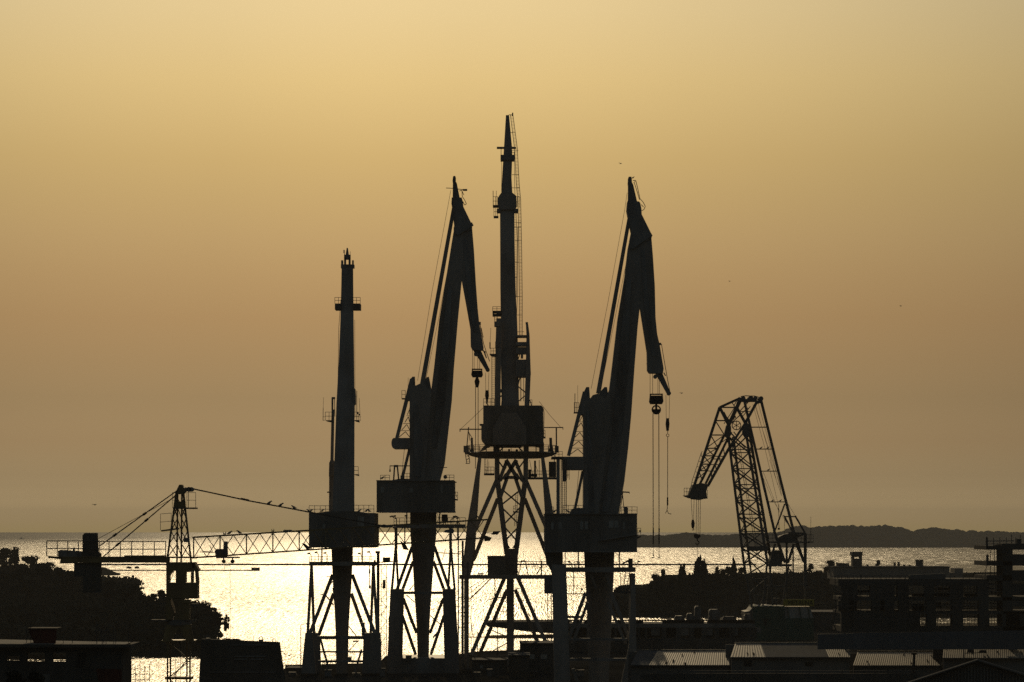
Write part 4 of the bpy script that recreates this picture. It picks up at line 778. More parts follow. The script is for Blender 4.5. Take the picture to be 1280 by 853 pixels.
mb = MB(); pen.rect(mb,979.4,749.4,1017.6,757.8,-4.5,-4.3); sg = mb.build('sign', M['signy'], root)
tx = bpy.data.curves.new('lettering', 'FONT'); tx.body = 'METALNA'; tx.size = .98; tx.extrude = .02; tx.align_x = 'LEFT'
to = bpy.data.objects.new('lettering_src', tx); COL.objects.link(to); dg = bpy.context.evaluated_depsgraph_get(); dg.update()
me = bpy.data.meshes.new_from_object(to.evaluated_get(dg)); bpy.data.objects.remove(to)
w_ = max(v.co.x for v in me.vertices); o0 = pen.p(984.6,756.4,-4.56); kx = 31.4*s/w_; off = o0-WL[sg.name]
for v in me.vertices: v.co = Vector((v.co.x*kx, -v.co.z, v.co.y*1.15))+off
me.materials.clear(); me.materials.append(M['black']); lo = bpy.data.objects.new('lettering', me); COL.objects.link(lo); lo.parent = sg
bars('travel_leg','lat',[(945,803,941,818,4,-4),(1012,803,1017,818,4,-4),(941,817,1017,817,3,-4)], each=True)
# hooks
for q in ((864,624,865.6,651),(867.6,624,867,651)):
    mb = MB(); b(mb,*q,.5); mb.build('auxiliary_rope', M['cable'], root)
mb = MB(); pen.poly(mb,[(865,650),(867.4,650),(868.4,654),(868,659),(866.8,661),(865.4,661),(864.4,658),(864.2,654)],-.3,.3); hook_mesh(mb,pen,866.4,659,4.4); mb.build('auxiliary_hook', M['black'], root)
for x in (870.6,873,875.4):
    mb = MB(); b(mb,x,624,x-.4,668,.6); mb.build('hoist_rope', M['cable'], root)
mb = MB(); pen.poly(mb,[(867.6,668),(875.6,668),(875.8,671),(873,673.6),(870,673.6),(867.4,671)],-.5,.5); blk = mb.build('hook_block', M['black'], root)
mb = MB(); hook_mesh(mb,pen,871.6,673,8.4); mb.build('hook', M['black'], blk)
mb = MB(); pen.line(mb,[(872.2,681,0),(872.6,736,0)],.7); pen.line(mb,[(872.6,734,0),(872.6,753,0)],1.2); mb.build('sling', M['cable'], blk)
for (x,y,l,f) in ((951.4,561,'left gull of the pair on the lattice crane second cross tie, high up',1),(960,561,'right gull of the pair on the lattice crane second cross tie, high up',1),(960.6,588.6,'lone gull halfway down the back stays of the lattice crane',1),(966,627,'left gull of the pair on the lowest cross tie of the lattice crane back stays',1),(975.6,627,'right gull of the pair on the lowest cross tie of the lattice crane back stays',1)):
    gull(x,y+.3,500,l,f,k=.85)

# --- the yellow tower crane in front
pen = Pen(300); b = pen.bar; s = pen.s
root = thing('tower_crane', 'small yellow tower crane with a long lattice jib reaching across the harbour cranes', 'crane', pen.p(223,900), None)
mst = MB(); ysec = [803,826,848,870,892,914]
for (x,d) in ((209.4,-.9),(213,.9),(233.6,.9),(237.4,-.9)):
    mb = MB(); b(mb,x,802,x,901,1.9,d,d); mb.build('mast_post', M['yellow'], root)
mb = MB()
for (ya,yb) in ((803,825),(848,826),(848,870),(893,870)):
    b(mb,210,ya,237,yb,1.3,-.9); b(mb,213,ya+2,233,yb,1.1,.9)
mb.build('mast_lacing', M['yellow'], root)
mb = MB()
for y in (848,893): pen.rect(mb,206,y-1.6,239,y+1.6,-1.1,1.1)
mb.build('mast_collar', M['yellow'], root)
mb = MB(); pen.line(mb,[(219.6,804,0),(219.6,901,0)],.6); pen.line(mb,[(225.4,804,0),(225.4,901,0)],.6); 
for k in range(34): pen.line(mb,[(219.6,806+2.8*k,0),(225.4,806+2.8*k,0)],.45,n=3)
mb.build('mast_ladder', M['rig'], root)
for pts in ([(208,781),(222,781),(224,785),(212,803),(202.4,803),(203,801)],[(239,781),(226,781),(224,785),(234,803),(243,803),(242.4,801)]):
    for dd in (-1.1, .9):
        mb = MB(); pen.poly(mb,pts,dd,dd+.2); mb.build('base_gusset', M['yellow'], root)
mb = MB(); pen.rect(mb,202,800.6,243.4,802.6,-1.2,1.2); mb.build('base_frame', M['yellow'], root)
mb = MB(); c = pen.p(223.4,781.4,0); mb.tube(c, pen.p(223.4,776.2,0), 16*s, 20); mb.build('slewing_ring', M['crane2'], root)
mb = MB(); pen.poly(mb,[(207.6,748),(211,748),(218,766),(214,777),(206.6,777)],-1.1,1.1); pen.poly(mb,[(216,748),(228,748),(229,777),(216,777),(219.6,764)],-1,1); pen.rect(mb,227,750,236,777,-1.05,1.05); pen.rect(mb,228.4,752,238,754,-1.2,1.2); mb.build('slewing_frame', M['yellow'], root)
mb = MB(); pen.rect(mb,188,775,210,776.6,-1.2,.4); pen.rect(mb,206,775,246,776.6,-1.1,-.9); pen.rail(mb,188.6,200,775,755,-1.3,1.3,11); pen.line(mb,[(200,755,-1.3),(207,753.6,-1.3)],1); mb.build('walkway', M['rig'], root)
mb = MB(); pen.rect(mb,238,755,248,758.6,-1,0); pen.rect(mb,240,746,246.4,748,-.8,0); pen.rail(mb,239,247,775,768,-1.3,1.3,4); mb.build('switch_box', M['rig'], root)
# cab with real openings
cabp = MB()
pen.rect(cabp,207.6,703,243,710.4,-1,1); pen.poly(cabp,[(240,703),(243,703),(248,712.4),(247,714.4),(240,714)],-1,1); pen.rect(cabp,207.6,728.4,246.6,748.6,-1,1)
for x0,x1 in ((207.6,210.6),(219.6,231),(238.4,240)): pen.rect(cabp,x0,710.4,x1,728.4,-1,1)
pen.poly(cabp,[(243.6,714),(245.6,714),(247,728.4),(244.6,728.4)],-1,1); pen.poly(cabp,[(210.6,710.4),(219.6,710.4),(219.6,713),(215,714),(210.6,720)],-1,1); pen.rect(cabp,231,710.4,236,715.4,-1,1)
cab = cabp.build('operator_cabin', M['yellow'], root)
mb = MB(); pen.line(mb,[(212.4,728,-.9),(218.6,711,-.9)],.7); mb.build('window_bar', M['rig'], cab)
# A-frame head
for (x0,y0,x1,y1,d0,d1,w) in ((220.6,614,208.4,704,0,-1,2.3),(229,614,239,704,0,-1,2.3),(222,614,221.2,704,0,1,2),(227.4,614,226.4,704,0,1,2)):
    mb = MB(); b(mb,x0,y0,x1,y1,w,d0,d1); mb.build('tower_head_leg', M['yellow'], root)
ln = []
for k,(ya,yb) in enumerate(((622,634),(634,648),(648,664),(664,680),(680,697))):
    xl = lambda y: 220.6-(y-614)*.1355; xr = lambda y: 229+(y-614)*.111
    ln += [(xl(ya),ya,221.6,yb),(221.8,ya,xl(yb),yb),(xr(ya),ya,226.8,yb),(226.6,ya,xr(yb),yb),(221.6,ya,226.8,yb)]
mb = MB()
for q in ln: b(mb,*q,1.1,-.3)
mb.build('head_lacing', M['yellow'], root)
mb = MB(); pen.poly(mb,[(219,616),(222.4,609),(224,606),(227.6,606),(229,609),(231,611),(232,615),(229,618),(222,618)],-.5,.5); pen.rect(mb,219,627,230.6,636,-.5,.5); head = mb.each('tower_top', M['yellow'], root)
for x,r in ((232.6,2.6),(236.4,3.2),(239.6,3)):
    mb = MB(); c = pen.p(x,612,0); mb.tube(c+Vector((0,-.25,0)),c+Vector((0,.25,0)),r*s,10); mb.build('sheave', M['crane2'], head)
mb = MB(); pen.rect(mb,216,634.6,245,636.4,-.8,.8); pen.rail(mb,233.6,244.6,635,616,-.8,.8,11); pen.line(mb,[(235.6,635,-.8),(235.6,614,-.8)],.8); pen.rail(mb,215.4,221,635,616,-.8,.8,6); mb.build('top_platform', M['rig'], head)
mb = MB(); pen.poly(mb,[(200.8,663),(222,660),(222,662),(201.2,664.6)],-.8,.8); pen.rail(mb,200.6,214,663,642.6,-.8,.8,9,yb2=662); mb.build('side_platform', M['rig'], head)
mb = MB(); pen.rect(mb,229.6,672.6,236,678,-1.2,-.6); mb.build('junction_box', M['crane2'], root)
# counter jib
mb = MB(); pen.rect(mb,76,697.4,212,703.6,-.9,-.6); pen.rect(mb,76,697.4,212,703.6,.6,.9); pen.poly(mb,[(58,694.6),(78,697),(78,699.6),(64,698)],-.9,.9); pen.rect(mb,60,696,241,698,-.9,.9); pen.rect(mb,155,694.4,206,697.4,-.5,.9); cj = mb.build('counter_jib', M['yellow'], root)
mb = MB(); pen.rail(mb,58.4,124,695.4,676.4,-.9,.9,12,w=1.15); mb.build('railing', M['rig'], cj)
mb = MB(); pen.rail(mb,122,207,696.4,677,-.9,.9,14,w=1.15); mb.build('railing', M['rig'], cj)
mb = MB(); pen.poly(mb,[(72.4,697),(72.4,689),(76,687.6),(102,689.4),(102,697)],-.7,.7); pen.rect(mb,91,685,93,690,-.2,.2); pen.rect(mb,75,700,94,704.6,-.7,.7); mb.build('hoist_winch', M['crane2'], cj)
mb = MB(); pen.poly(mb,[(103,694),(103,669),(106,666.4),(120.4,666.4),(121.4,690),(125,692),(125.4,706),(103,706)],-.55,.55); mb.build('counterweight_slab', M['concrete2'], cj)
mb = MB(); pen.rect(mb,92.4,703.8,125,720.8,-.6,.6); mb.build('counterweight_slab', M['concrete2'], cj)
mb = MB(); pen.rect(mb,103.4,721,125.6,741.2,-.6,.6); mb.build('counterweight_slab', M['concrete2'], cj)
for q in ((222,613,124,683,1.3,-.6),(223,616.4,128,697,1.3,.6),(220,621,122,674,.55,0)):
    mb = MB(); b(mb,*q,0,d1=None) if False else pen.bar(mb,q[0],q[1],q[2],q[3],q[4],q[5]); 
    if q[4] > 1:
        for t_ in (.42,.8):
            x = q[0]+(q[2]-q[0])*t_; y = q[1]+(q[3]-q[1])*t_; dx = (q[2]-q[0]); dy = (q[3]-q[1]); L_ = math.hypot(dx,dy); pen.bar(mb,x-dx/L_*2.6,y-dy/L_*2.6,x+dx/L_*2.6,y+dy/L_*2.6,2.6,q[5])
    mb.build('stay_rope', M['cable'], root)
# jib
T = lambda x: 672+(x-240)*(650-672)/(605-240); B = lambda x: 697.6+(x-240)*(672.6-697.6)/(605-240)
mb = MB(); b(mb,240,T(240),612,T(612),1.9,0,0); b(mb,238,B(238),610,B(610),2,-.6,-.6); b(mb,238,B(238),610,B(610),2,.6,.6); jib = mb.build('jib', M['yellow'], root)
mb = MB(); n = 22; xs = [242+k*16.5 for k in range(n+1)]
for k in range(n):
    x0, x1 = xs[k], xs[k+1]; xm = (x0+x1)/2
    pen.bar(mb,x0,B(x0),x1,T(x1),.95,-.6,0); pen.bar(mb,x0,T(x0),x1,B(x1),.95,0,.6)
    if k%2 == 0: pen.bar(mb,x0,B(x0),x0,T(x0),1.5,-.6,0)
    pen.bar(mb,x0,B(x0),x1,B(x1),.8,-.6,.6)
mb.build('jib_lacing', M['yellow'], jib)
mb = MB(); pen.line(mb,[(254,B(254)-7,0),(266,690,0),(262,682,0)],.8); pen.line(mb,[(250,690,0),(268,691,0)],.9); mb.build('hydraulic_hose', M['cable'], jib)
mb = MB(); b(mb,240,611,310,626,1.7); b(mb,310,626,481,658,1.7); pen.bar(mb,301,623.6,311,625.8,2.6); mb.build('jib_pendant', M['cable'], root)
mb = MB(); pen.poly(mb,[(470,658.4),(480,655.6),(490,658),(496,659.4),(480,660)],-.3,.3); mb.build('pendant_joint', M['crane2'], jib)
for x in (280.6,341):
    mb = MB(); pen.line(mb,[(x-1,T(x),0),(x-1.4,T(x)-4.6,0)],.8); pen.line(mb,[(x+1,T(x),0),(x+1.4,T(x)-4.6,0)],.8); pen.rect(mb,x-1.4,T(x)-2.6,x+1.4,T(x)-1.2,-.1,.1); mb.build('guide_bracket', M['rig'], jib)
for (x,y,a) in ((377,682,1),(501,682,1)):
    mb = MB(); pen.poly(mb,[(x-1,y-6),(x+6,y-1),(x+10,y+6),(x+3,y+5)] if x > 400 else [(x,y-3),(x+4,y-2),(x+12,y+4),(x+6,y+5)],-.5,.1); mb.build('floodlight', M['rig'], jib)
mb = MB(); pen.poly(mb,[(614,668.6),(616.6,664.4),(625.6,664),(622,668.6)],-.4,.2); pen.line(mb,[(606,666,0),(615,667,0)],.9); mb.build('floodlight', M['rig'], jib)
mb = MB(); pen.poly(mb,[(604,671),(607,669.6),(611,671),(615,672.6),(612,676.4),(606,677)],-.5,.5); mb.build('jib_tip', M['yellow'], jib)
for x in (336,367,351.5): pass
mb = MB(); pen.poly(mb,[(353,T(353)),(355,T(355)-2.6),(364,T(364)-2),(366,T(366))],-.3,.3); mb.build('joint_plate', M['crane2'], jib)
mb = MB(); pen.poly(mb,[(554,665.6),(556,663),(566,661),(568,664),(566,667)],-.4,.4); mb.build('cable_drum', M['crane2'], jib)
# trolley
tr = MB(); pen.poly(tr,[(268,689),(271,686.4),(279,686.4),(279.4,677),(283.4,677),(283.6,688),(284,692),(283,697),(270,697)],-.5,.5); pen.rect(tr,270,696.2,298,698,-.9,.9); trol = tr.build('trolley', M['crane2'], root)
for x in (279.6,290.6):
    mb = MB(); c = pen.p(x,702,0); mb.tube(c+Vector((0,-.3,0)),c+Vector((0,.3,0)),2.4*s,10); pen.bar(mb,x,698,x,703,1.6,-.1); mb.build('trolley_sheave', M['crane2'], trol)
mb = MB(); pen.line(mb,[(278.8,704,0),(287.6,704.4,0),(292,704.4,0)],.5); pen.line(mb,[(280,704,0),(280.4,716,0)],.4); pen.line(mb,[(287.6,704,0),(287.8,800,0)],.4); mb.build('hoist_rope', M['cable'], trol)
for (x,y,f,l) in ((336.6,630.6,1,'leftmost of the three gulls on the sloping jib pendant of the yellow tower crane'),(351,633.2,1,'middle one of the three gulls on the sloping jib pendant of the yellow tower crane'),(367.4,636.4,-1,'rightmost of the three gulls on the sloping jib pendant of the yellow tower crane'),(287,T(287)-1,1,'gull on the top chord of the tower crane jib, right of the trolley'),(299,T(299)-1,-1,'second gull on the top chord of the tower crane jib, further right of the trolley')):
    gull(x,y+.5,300,l,f,k=.92,d=0)
for (x,y,D,l) in ((118.4,631.6,330,'tiny gull flying above the railing of the tower crane counter jib'),(1126,383,500,'distant bird flying high in the empty sky to the upper right'),(912,352,600,'distant bird flying in the sky above the lattice crane'),(775.6,205,420,'distant bird flying just above the tip of the big folded crane'),(852,492,420,'distant bird flying right of the hanging hook of the big folded crane'),(357,819,420,'gull flying low over the water right of the steel block, leftmost of three'),(362,820,425,'gull flying low over the water right of the steel block, middle one of three'),(368,821,430,'gull flying low over the water right of the steel block, rightmost of three')):
    gull(x,y,D,l,1,True,k=.5 if y < 500 else .45,group='gulls in flight')
# ---------------------------------------------------------------- ground, sea walls, island
def ground_poly(pts, ztop, zbot, name, m):
    mb = MB(); n = len(pts)
    mb.add([(x,y,zbot) for x,y in pts]+[(x,y,ztop) for x,y in pts], [tuple(range(n-1,-1,-1)), tuple(range(n,2*n))]+[(k,(k+1)%n,n+(k+1)%n,n+k) for k in range(n)])
    o = mb.build(name, m); o['kind'] = 'structure'; return o
gx_ = lambda px, D: ((px-CX)/F*D, D)
ground_poly([(-330,-90),(330,-90),gx_(1500,612),gx_(1300,612),gx_(960,606),gx_(930,570),gx_(800,560),gx_(770,540),gx_(712,500),gx_(700,484),gx_(600,474),gx_(590,470),gx_(560,458),gx_(482,456),gx_(474,432),gx_(357,425),gx_(352,385),gx_(300,372),gx_(240,366),gx_(100,360),gx_(-200,340),(-330,300)], 2, -1.2, 'quay_ground', M['ground'])
def terrain(name, x0, x1, y0, y1, nx, ny, fn, m, label=None):
    vs = [(x0+(x1-x0)*i/nx, y0+(y1-y0)*j/ny) for j in range(ny+1) for i in range(nx+1)]
    vs = [(x,y,fn(x,y)) for x,y in vs]
    fs = [(j*(nx+1)+i, j*(nx+1)+i+1, (j+1)*(nx+1)+i+1, (j+1)*(nx+1)+i) for j in range(ny) for i in range(nx)]
    mb = MB(); mb.add(vs, fs); o = mb.build(name, m, None, True); o['kind'] = 'structure'; return o
from mathutils import noise as NZ
def sm(a, b, x):
    t = max(0, min(1, (x-a)/(b-a))); return t*t*(3-2*t)
def nz(x, y, k): return NZ.noise(Vector((x*k, y*k, 3.3)))
def left_land(x, y):
    px = CX+x*F/y; edge = sm(300, 240, px)*(sm(494, 502, y) if px > 110 else sm(482, 490, y))*sm(1010, 940, y)
    tip = sm(280+(y-560)*.06, 252+(y-560)*.05, px)
    h = 1.2+3.2*sm(500, 640, y)+2.2*sm(640, 800, y)*sm(150, 60, px)+nz(x,y,.03)*1.2
    return -1+edge*tip*(h+1)*(1 if px < 170 else sm(700, 640, y))
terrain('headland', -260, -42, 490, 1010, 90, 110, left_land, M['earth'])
def right_land(x, y):
    px = CX+x*F/y
    e = sm(762, 776, px)*sm(716, 732, y)
    h = 1.4+(1.6+3.4*sm(808, 830, px))*sm(735, 790, y)+1.0*sm(900, 1100, px)*sm(760, 900, y)+nz(x,y,.03)*1.0*sm(806, 830, px)
    return -1+e*(h+1)
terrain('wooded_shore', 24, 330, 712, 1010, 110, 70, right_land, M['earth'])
# island across the bay
def prof(pts, px):
    for (a,ya),(b_,yb) in zip(pts, pts[1:]):
        if a <= px <= b_: return ya+(yb-ya)*(px-a)/(b_-a)
    return pts[0][1] if px < pts[0][0] else pts[-1][1]
isl = [(640,690),(688,685.5),(710,678),(740,673),(800,671),(830,672),(862,668.6),(880,671.4),(910,671.4),(940,669.6),(975,668),(990,662.5),(1000,660.6),(1012,664),(1022,662),(1050,660.6),(1075,662),(1105,660.4),(1125,663.4),(1133,664),(1141,668.6),(1150,665.4),(1170,663),(1182,665),(1200,667),(1225,668.4),(1245,667.6),(1280,669.6),(1340,668),(1400,671),(1480,678),(1520,684)]
def isle(x, y):
    px = CX+x*F/y; D0 = 3760; z = H-(prof(isl,px)-HY)/F*(3900)
    t = sm(3740, 3905, y)*sm(4300, 3960, y)
    bump = (NZ.noise(Vector((x*.028,y*.02,1)))*1.0+NZ.noise(Vector((x*.07,y*.05,5)))*.8)
    return -1+max(0,t)*(z-1+bump*1.2*t+2)
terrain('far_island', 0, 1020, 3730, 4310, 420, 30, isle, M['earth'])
def wood_stuff():
    "the unbroken wood that covers the island: rounded crowns too far away to count"
    mb = MB(); rnd = random.Random(5)
    for k in range(1500):
        px = rnd.uniform(700, 1460); y = rnd.uniform(3765, 3930); x = (px-CX)/F*y; z = isle(x, y)
        if z < 2: continue
        r = rnd.uniform(4, 9); hh = rnd.uniform(1.6, 3.4)*(1.5 if px > 975 else 1)
        if y < 3850: hh *= .8
        vs = []; n = 7
        for j,(q,zz) in enumerate(((1,-.3),(.95,.35),(.6,.8),(.15,1))):
            for i in range(n):
                a = 2*math.pi*i/n+j*.4; rr = r*q*(1+rnd.uniform(-.15,.15)); vs.append((x+rr*math.cos(a), y+rr*math.sin(a)*.8, z+hh*zz))
        fs = [(j*n+i, j*n+(i+1)%n, (j+1)*n+(i+1)%n, (j+1)*n+i) for j in range(3) for i in range(n)]+[tuple(range(3*n,4*n))]
        mb.add(vs, fs)
    o = mb.build('far_wood', M['leaf'], None, True); tag(o, 'unbroken distant wood covering the low island across the bay', None, None, 'stuff'); return o
wood_stuff()
# breakwaters and the small things on them
def mole(name, px0, px1, D0, D1, w, h, label, zb=-.6):
    a = P(px0,HY,D0); b_ = P(px1,HY,D1); mb = MB(); n = 60
    for k in range(n):
        p = a.lerp(b_,k/n); q = a.lerp(b_,(k+1)/n); hh = h*(1+random.uniform(-.12,.12)); mb.bar((p.x,p.y,(hh+zb)/2),(q.x,q.y,(hh+zb)/2),w,w) if False else mb.box((p.x,p.y-w/2,zb),(q.x+.02,q.y+w/2,hh))
    o = mb.build(name, M['concrete2']); return tag(o, label, 'breakwater', None)
mole('breakwater', 124, 945, 1830, 1830, 5, .95, 'long thin breakwater running straight across the bay in front of the far water')
mole('breakwater', 120, 318, 1575, 1575, 4, .55, 'short low breakwater off the wooded headland, ending in a small hut')
mb = MB(); a = P(160,712.8,1600)
def terr_jetty(x,y):
    px = CX+x*F/y; return -1+sm(100,112,px)*sm(166,150,px)*sm(1400,1412,y)*sm(1500,1480,y)*(1+3.2*sm(150,128,px))
terrain('low_spit', -230, -172, 1395, 1510, 40, 12, terr_jetty, M['earth'])
for (px,w,h,l) in ((161,7,2.2,'small round shelter on the low breakwater, left one of two'),(171,6,2.4,'small round shelter on the low breakwater, right one of two'),(319.5,10,1.8,'little beacon hut at the right end of the low breakwater')):
    c = P(px,HY,1575); sc_ = 1575/F; mb = MB(); z1 = .5+h
    if px < 300:
        vs = []; fs = []; n = 8; rows = ((1,.4),(1,.65),(.7,.9),(.2,1))
        for q,zz in rows:
            for i in range(n): vs.append((c.x+w/2*sc_*q*math.cos(i*math.pi/4), 1575+1.2*q*math.sin(i*math.pi/4), .4+h*zz*.9))
        for j in range(3):
            for i in range(n): fs.append((j*n+i,j*n+(i+1)%n,(j+1)*n+(i+1)%n,(j+1)*n+i))
        mb.add(vs, fs+[tuple(range(3*n,4*n))])
    else:
        mb.box((c.x-w/2*sc_,1573.6,0),(c.x+w/2*sc_,1576.4,h*.8)); mb.box((c.x-w/2*sc_-.3,1573.4,h*.8),(c.x+w/2*sc_+.3,1576.6,h))
    tag(mb.build('shelter' if px < 300 else 'beacon_hut', M['concrete2']), l, 'hut', None)
# boat on the horizon at the left
c = P(27,HY,7600); c.z = 0; k = 1.0; r_ = thing('motor_boat', 'tiny pale motor boat alone on the open sea at the far left', 'boat', c)
mb = MB(); vs = []
for (u,w,z) in ((-6,1.6,0),(-6,1.9,1.6),(0,1.9,0),(0,2.1,1.8),(4.5,1.2,.2),(5.2,1.4,2.1),(7.4,.05,1.4),(7.8,.05,2.5)): vs += [(c.x+u,c.y-w,z),(c.x+u,c.y+w,z)]
fs = []
for j in (0,4,8): fs += [(j,j+4,j+6,j+2),(j+1,j+3,j+7,j+5),(j+2,j+6,j+7,j+3)]
fs += [(0,2,3,1),(12,13,15,14)]; mb.add(vs, fs); mb.build('hull', M['white'], r_)
mb = MB(); mb.box((c.x-3,c.y-1.3,1.7),(c.x+1.6,c.y+1.3,4.2)); mb.box((c.x-3.6,c.y-1.5,4.2),(c.x+1.2,c.y+1.5,4.5)); mb.build('wheelhouse', M['white'], r_)
# barge moored behind the tallest crane
pen = Pen(600); r_ = thing('barge', 'low dark barge on the water behind the legs of the tallest crane', 'barge', pen.p(670,794))
mb = MB(); vs = [(604,777.6),(700,776.6),(712,777),(712,793),(680,790),(625,784.4),(609,783)]; pen.poly(mb,[(604,778),(715,777),(715,793.6),(660,790),(625,785),(610,783.6)],-5,9); mb.build('hull', M['concrete2'], r_)
mb = MB(); pen.rail(mb,606,712,778,776.2,-4.8,8.8,6,yb2=777,w=.5); mb.build('fender_rail', M['rig'], r_)

# ---------------------------------------------------------------- trees
def crown_mesh(seed, kind):
    "leaf clumps through the volume of a crown one unit high and one unit wide"
    rnd = random.Random(seed); vs = []; fs = []; blobs = []
    if kind == 'cypress':
        for k in range(26):
            z = k/25; r = .5*math.sin(math.pi*min(1,z*.75+.22))**.7*(1-.55*z); blobs.append((rnd.uniform(-.1,.1),rnd.uniform(-.1,.1),z*.9+.05,r*.8,.07))
        cnt, leaf = 2100, .075
    elif kind == 'pine':
        for k in range(15):
            a = rnd.uniform(0,6.283); q = rnd.uniform(.05,.38); z = rnd.uniform(.45,.9)-q*.35; blobs.append((q*math.cos(a),q*math.sin(a),z,rnd.uniform(.12,.2),rnd.uniform(.08,.13)))
        cnt, leaf = 2600, .04
    elif kind == 'bush':
        for k in range(9):
            a = rnd.uniform(0,6.283); q = rnd.uniform(0,.34); blobs.append((q*math.cos(a),q*math.sin(a),rnd.uniform(.15,.75)-q*.5,rnd.uniform(.14,.22),rnd.uniform(.14,.26)))
        cnt, leaf = 1100, .06
    else:
        for k in range(20):
            a = rnd.uniform(0,6.283); z = rnd.uniform(.15,.92); q = rnd.uniform(.0,.42)*math.sin(math.pi*min(1,z+.12))**.6; blobs.append((q*math.cos(a),q*math.sin(a),z,rnd.uniform(.12,.19),rnd.uniform(.08,.13)))
        cnt, leaf = 2800, .04
    for k in range(cnt):
        bx, by, bz, br, bh = rnd.choice(blobs); u = Vector((rnd.gauss(0,1),rnd.gauss(0,1),rnd.gauss(0,1))).normalized()*rnd.uniform(.45,1.06)
        c = Vector((bx+u.x*br, by+u.y*br, bz+u.z*bh)); l_ = leaf*rnd.uniform(.5,1.3)
        a = Vector((rnd.gauss(0,1),rnd.gauss(0,1),rnd.gauss(0,1))).normalized()*l_; b_ = a.cross(Vector((rnd.gauss(0,1),rnd.gauss(0,1),rnd.gauss(0,1)))).normalized()*l_*.7
        n = len(vs); vs += [c+a, c+b_, c-a*.8, c-b_]; fs.append((n,n+1,n+2,n+3))
    me = bpy.data.meshes.new('crown'); me.from_pydata(vs, [], fs); me.materials.append(M['leaf' if seed%2 else 'leaf2']); 
    return me
def trunk_mesh(seed, kind):
    rnd = random.Random(seed); mb = MB(); top = .55 if kind != 'cypress' else .3
    mb.tube((0,0,-.12),(.01,0,top*.5),.035,7,.026); mb.tube((.01,0,top*.5),(.0,.02,top+.2),.026,7,.012)
    for k in range(6):
        a = k*1.05+rnd.uniform(0,.5); q = rnd.uniform(.16,.3); z = top*rnd.uniform(.45,1); mb.tube((0,0,z),(q*math.cos(a),q*math.sin(a),z+rnd.uniform(.15,.3)),.015,5,.005)
    me = bpy.data.meshes.new('trunk'); me.from_pydata(mb.v, [], mb.f); me.materials.append(M['bark']); return me
CR = {k: [crown_mesh(s_+i*7, k) for i in range(3)] for i,(k,s_) in enumerate((('round',1),('pine',2),('cypress',3),('bush',4)) ) for _ in (0,)}
for i,(k,s_) in enumerate((('round',11),('pine',24),('cypress',37),('bush',40))): CR[k] = [crown_mesh(s_+j, k) for j in range(3)]
TR = {k: trunk_mesh(5+i, k) for i,k in enumerate(CR)}
NTREE = [0]
def tree(px, ytop, D, wpx, hpx, kind, label, group, name=None, rot=None):
    if kind in ('round','pine') and wpx > 13: k_ = 1.12 if label else 1.28; wpx *= k_; hpx *= 1.08
    if kind == 'cypress': wpx *= 1.75
    s_ = D/F; i = NTREE[0]; NTREE[0] += 1; w = wpx*s_; h = hpx*s_; zt = H-(ytop-HY)*s_; x = (px-CX)*s_
    names = {'round':'broadleaf_tree','pine':'pine_tree','cypress':'cypress_tree','bush':'bush'}
    r = thing(name or names[kind], label, 'bush' if kind == 'bush' else 'tree', (x, D, zt-h), group)
    for me, nm, sc_ in ((CR[kind][i%3],'crown',(w,w,h)),(TR[kind],'trunk',(w if kind != 'cypress' else w*1.5, w, h))):
        if kind == 'bush' and nm == 'trunk': continue
        o = bpy.data.objects.new(nm, me); COL.objects.link(o); o.parent = r; o.scale = sc_; o.rotation_euler = (0,0,(rot if rot is not None else i*1.7))
    return r
lg = 'trees on the wooded headland'
Ltop = [ # px, top y, D, width, height (px), kind, label
 (8,686,905,44,34,'round','round tree on the far ridge at the extreme left edge of the picture'),(20,683,900,20,30,'round','highest tree on the far ridge at the left, a small knob above the rest'),(38,692,895,34,30,'round','tree on the far ridge at the left, right of the highest knob'),(56,700,880,30,26,'pine','last low tree of the far left ridge, where it slopes to the water'),
 (4,712,760,44,40,'round','tree below the far ridge at the left edge, in the middle row'),(30,708,740,40,40,'pine','pine with gaps of light in its crown, below the far ridge at the left'),(52,705,735,40,42,'round','tall round tree in the middle row left of the counterweight'),(76,707,735,36,40,'pine','open-crowned pine just left of the tower crane counterweight'),(98,712,740,36,34,'round','tree directly behind the tower crane counterweight'),
 (116,724,690,30,36,'round','tree between the counterweight and the round tree right of it'),(137,724,650,38,48,'round','round dark tree just right of the hanging counterweight'),(158,724,640,46,52,'round','big domed tree right of the counterweight, dropping steeply to the water'),(182,738,650,34,44,'pine','low pine between the domed tree and the tower crane mast'),(200,735,640,30,40,'pine','spiky pine whose top shows just left of the tower crane cab'),(218,740,630,36,46,'round','tree behind the tower crane cab'),
 (240,746,620,30,44,'pine','pine just right of the tower crane cab, twigs sticking out'),(258,751,610,34,50,'round','large round tree right of the tower crane mast'),(270,762,600,20,32,'round','smaller tree at the right tip of the headland wood')]
for q in Ltop: tree(*q, lg)
rnd = random.Random(3)
wh = ['at the left edge','left of the counterweight','below the counterweight','between counterweight and tower crane','behind the tower crane mast','right of the tower crane mast']
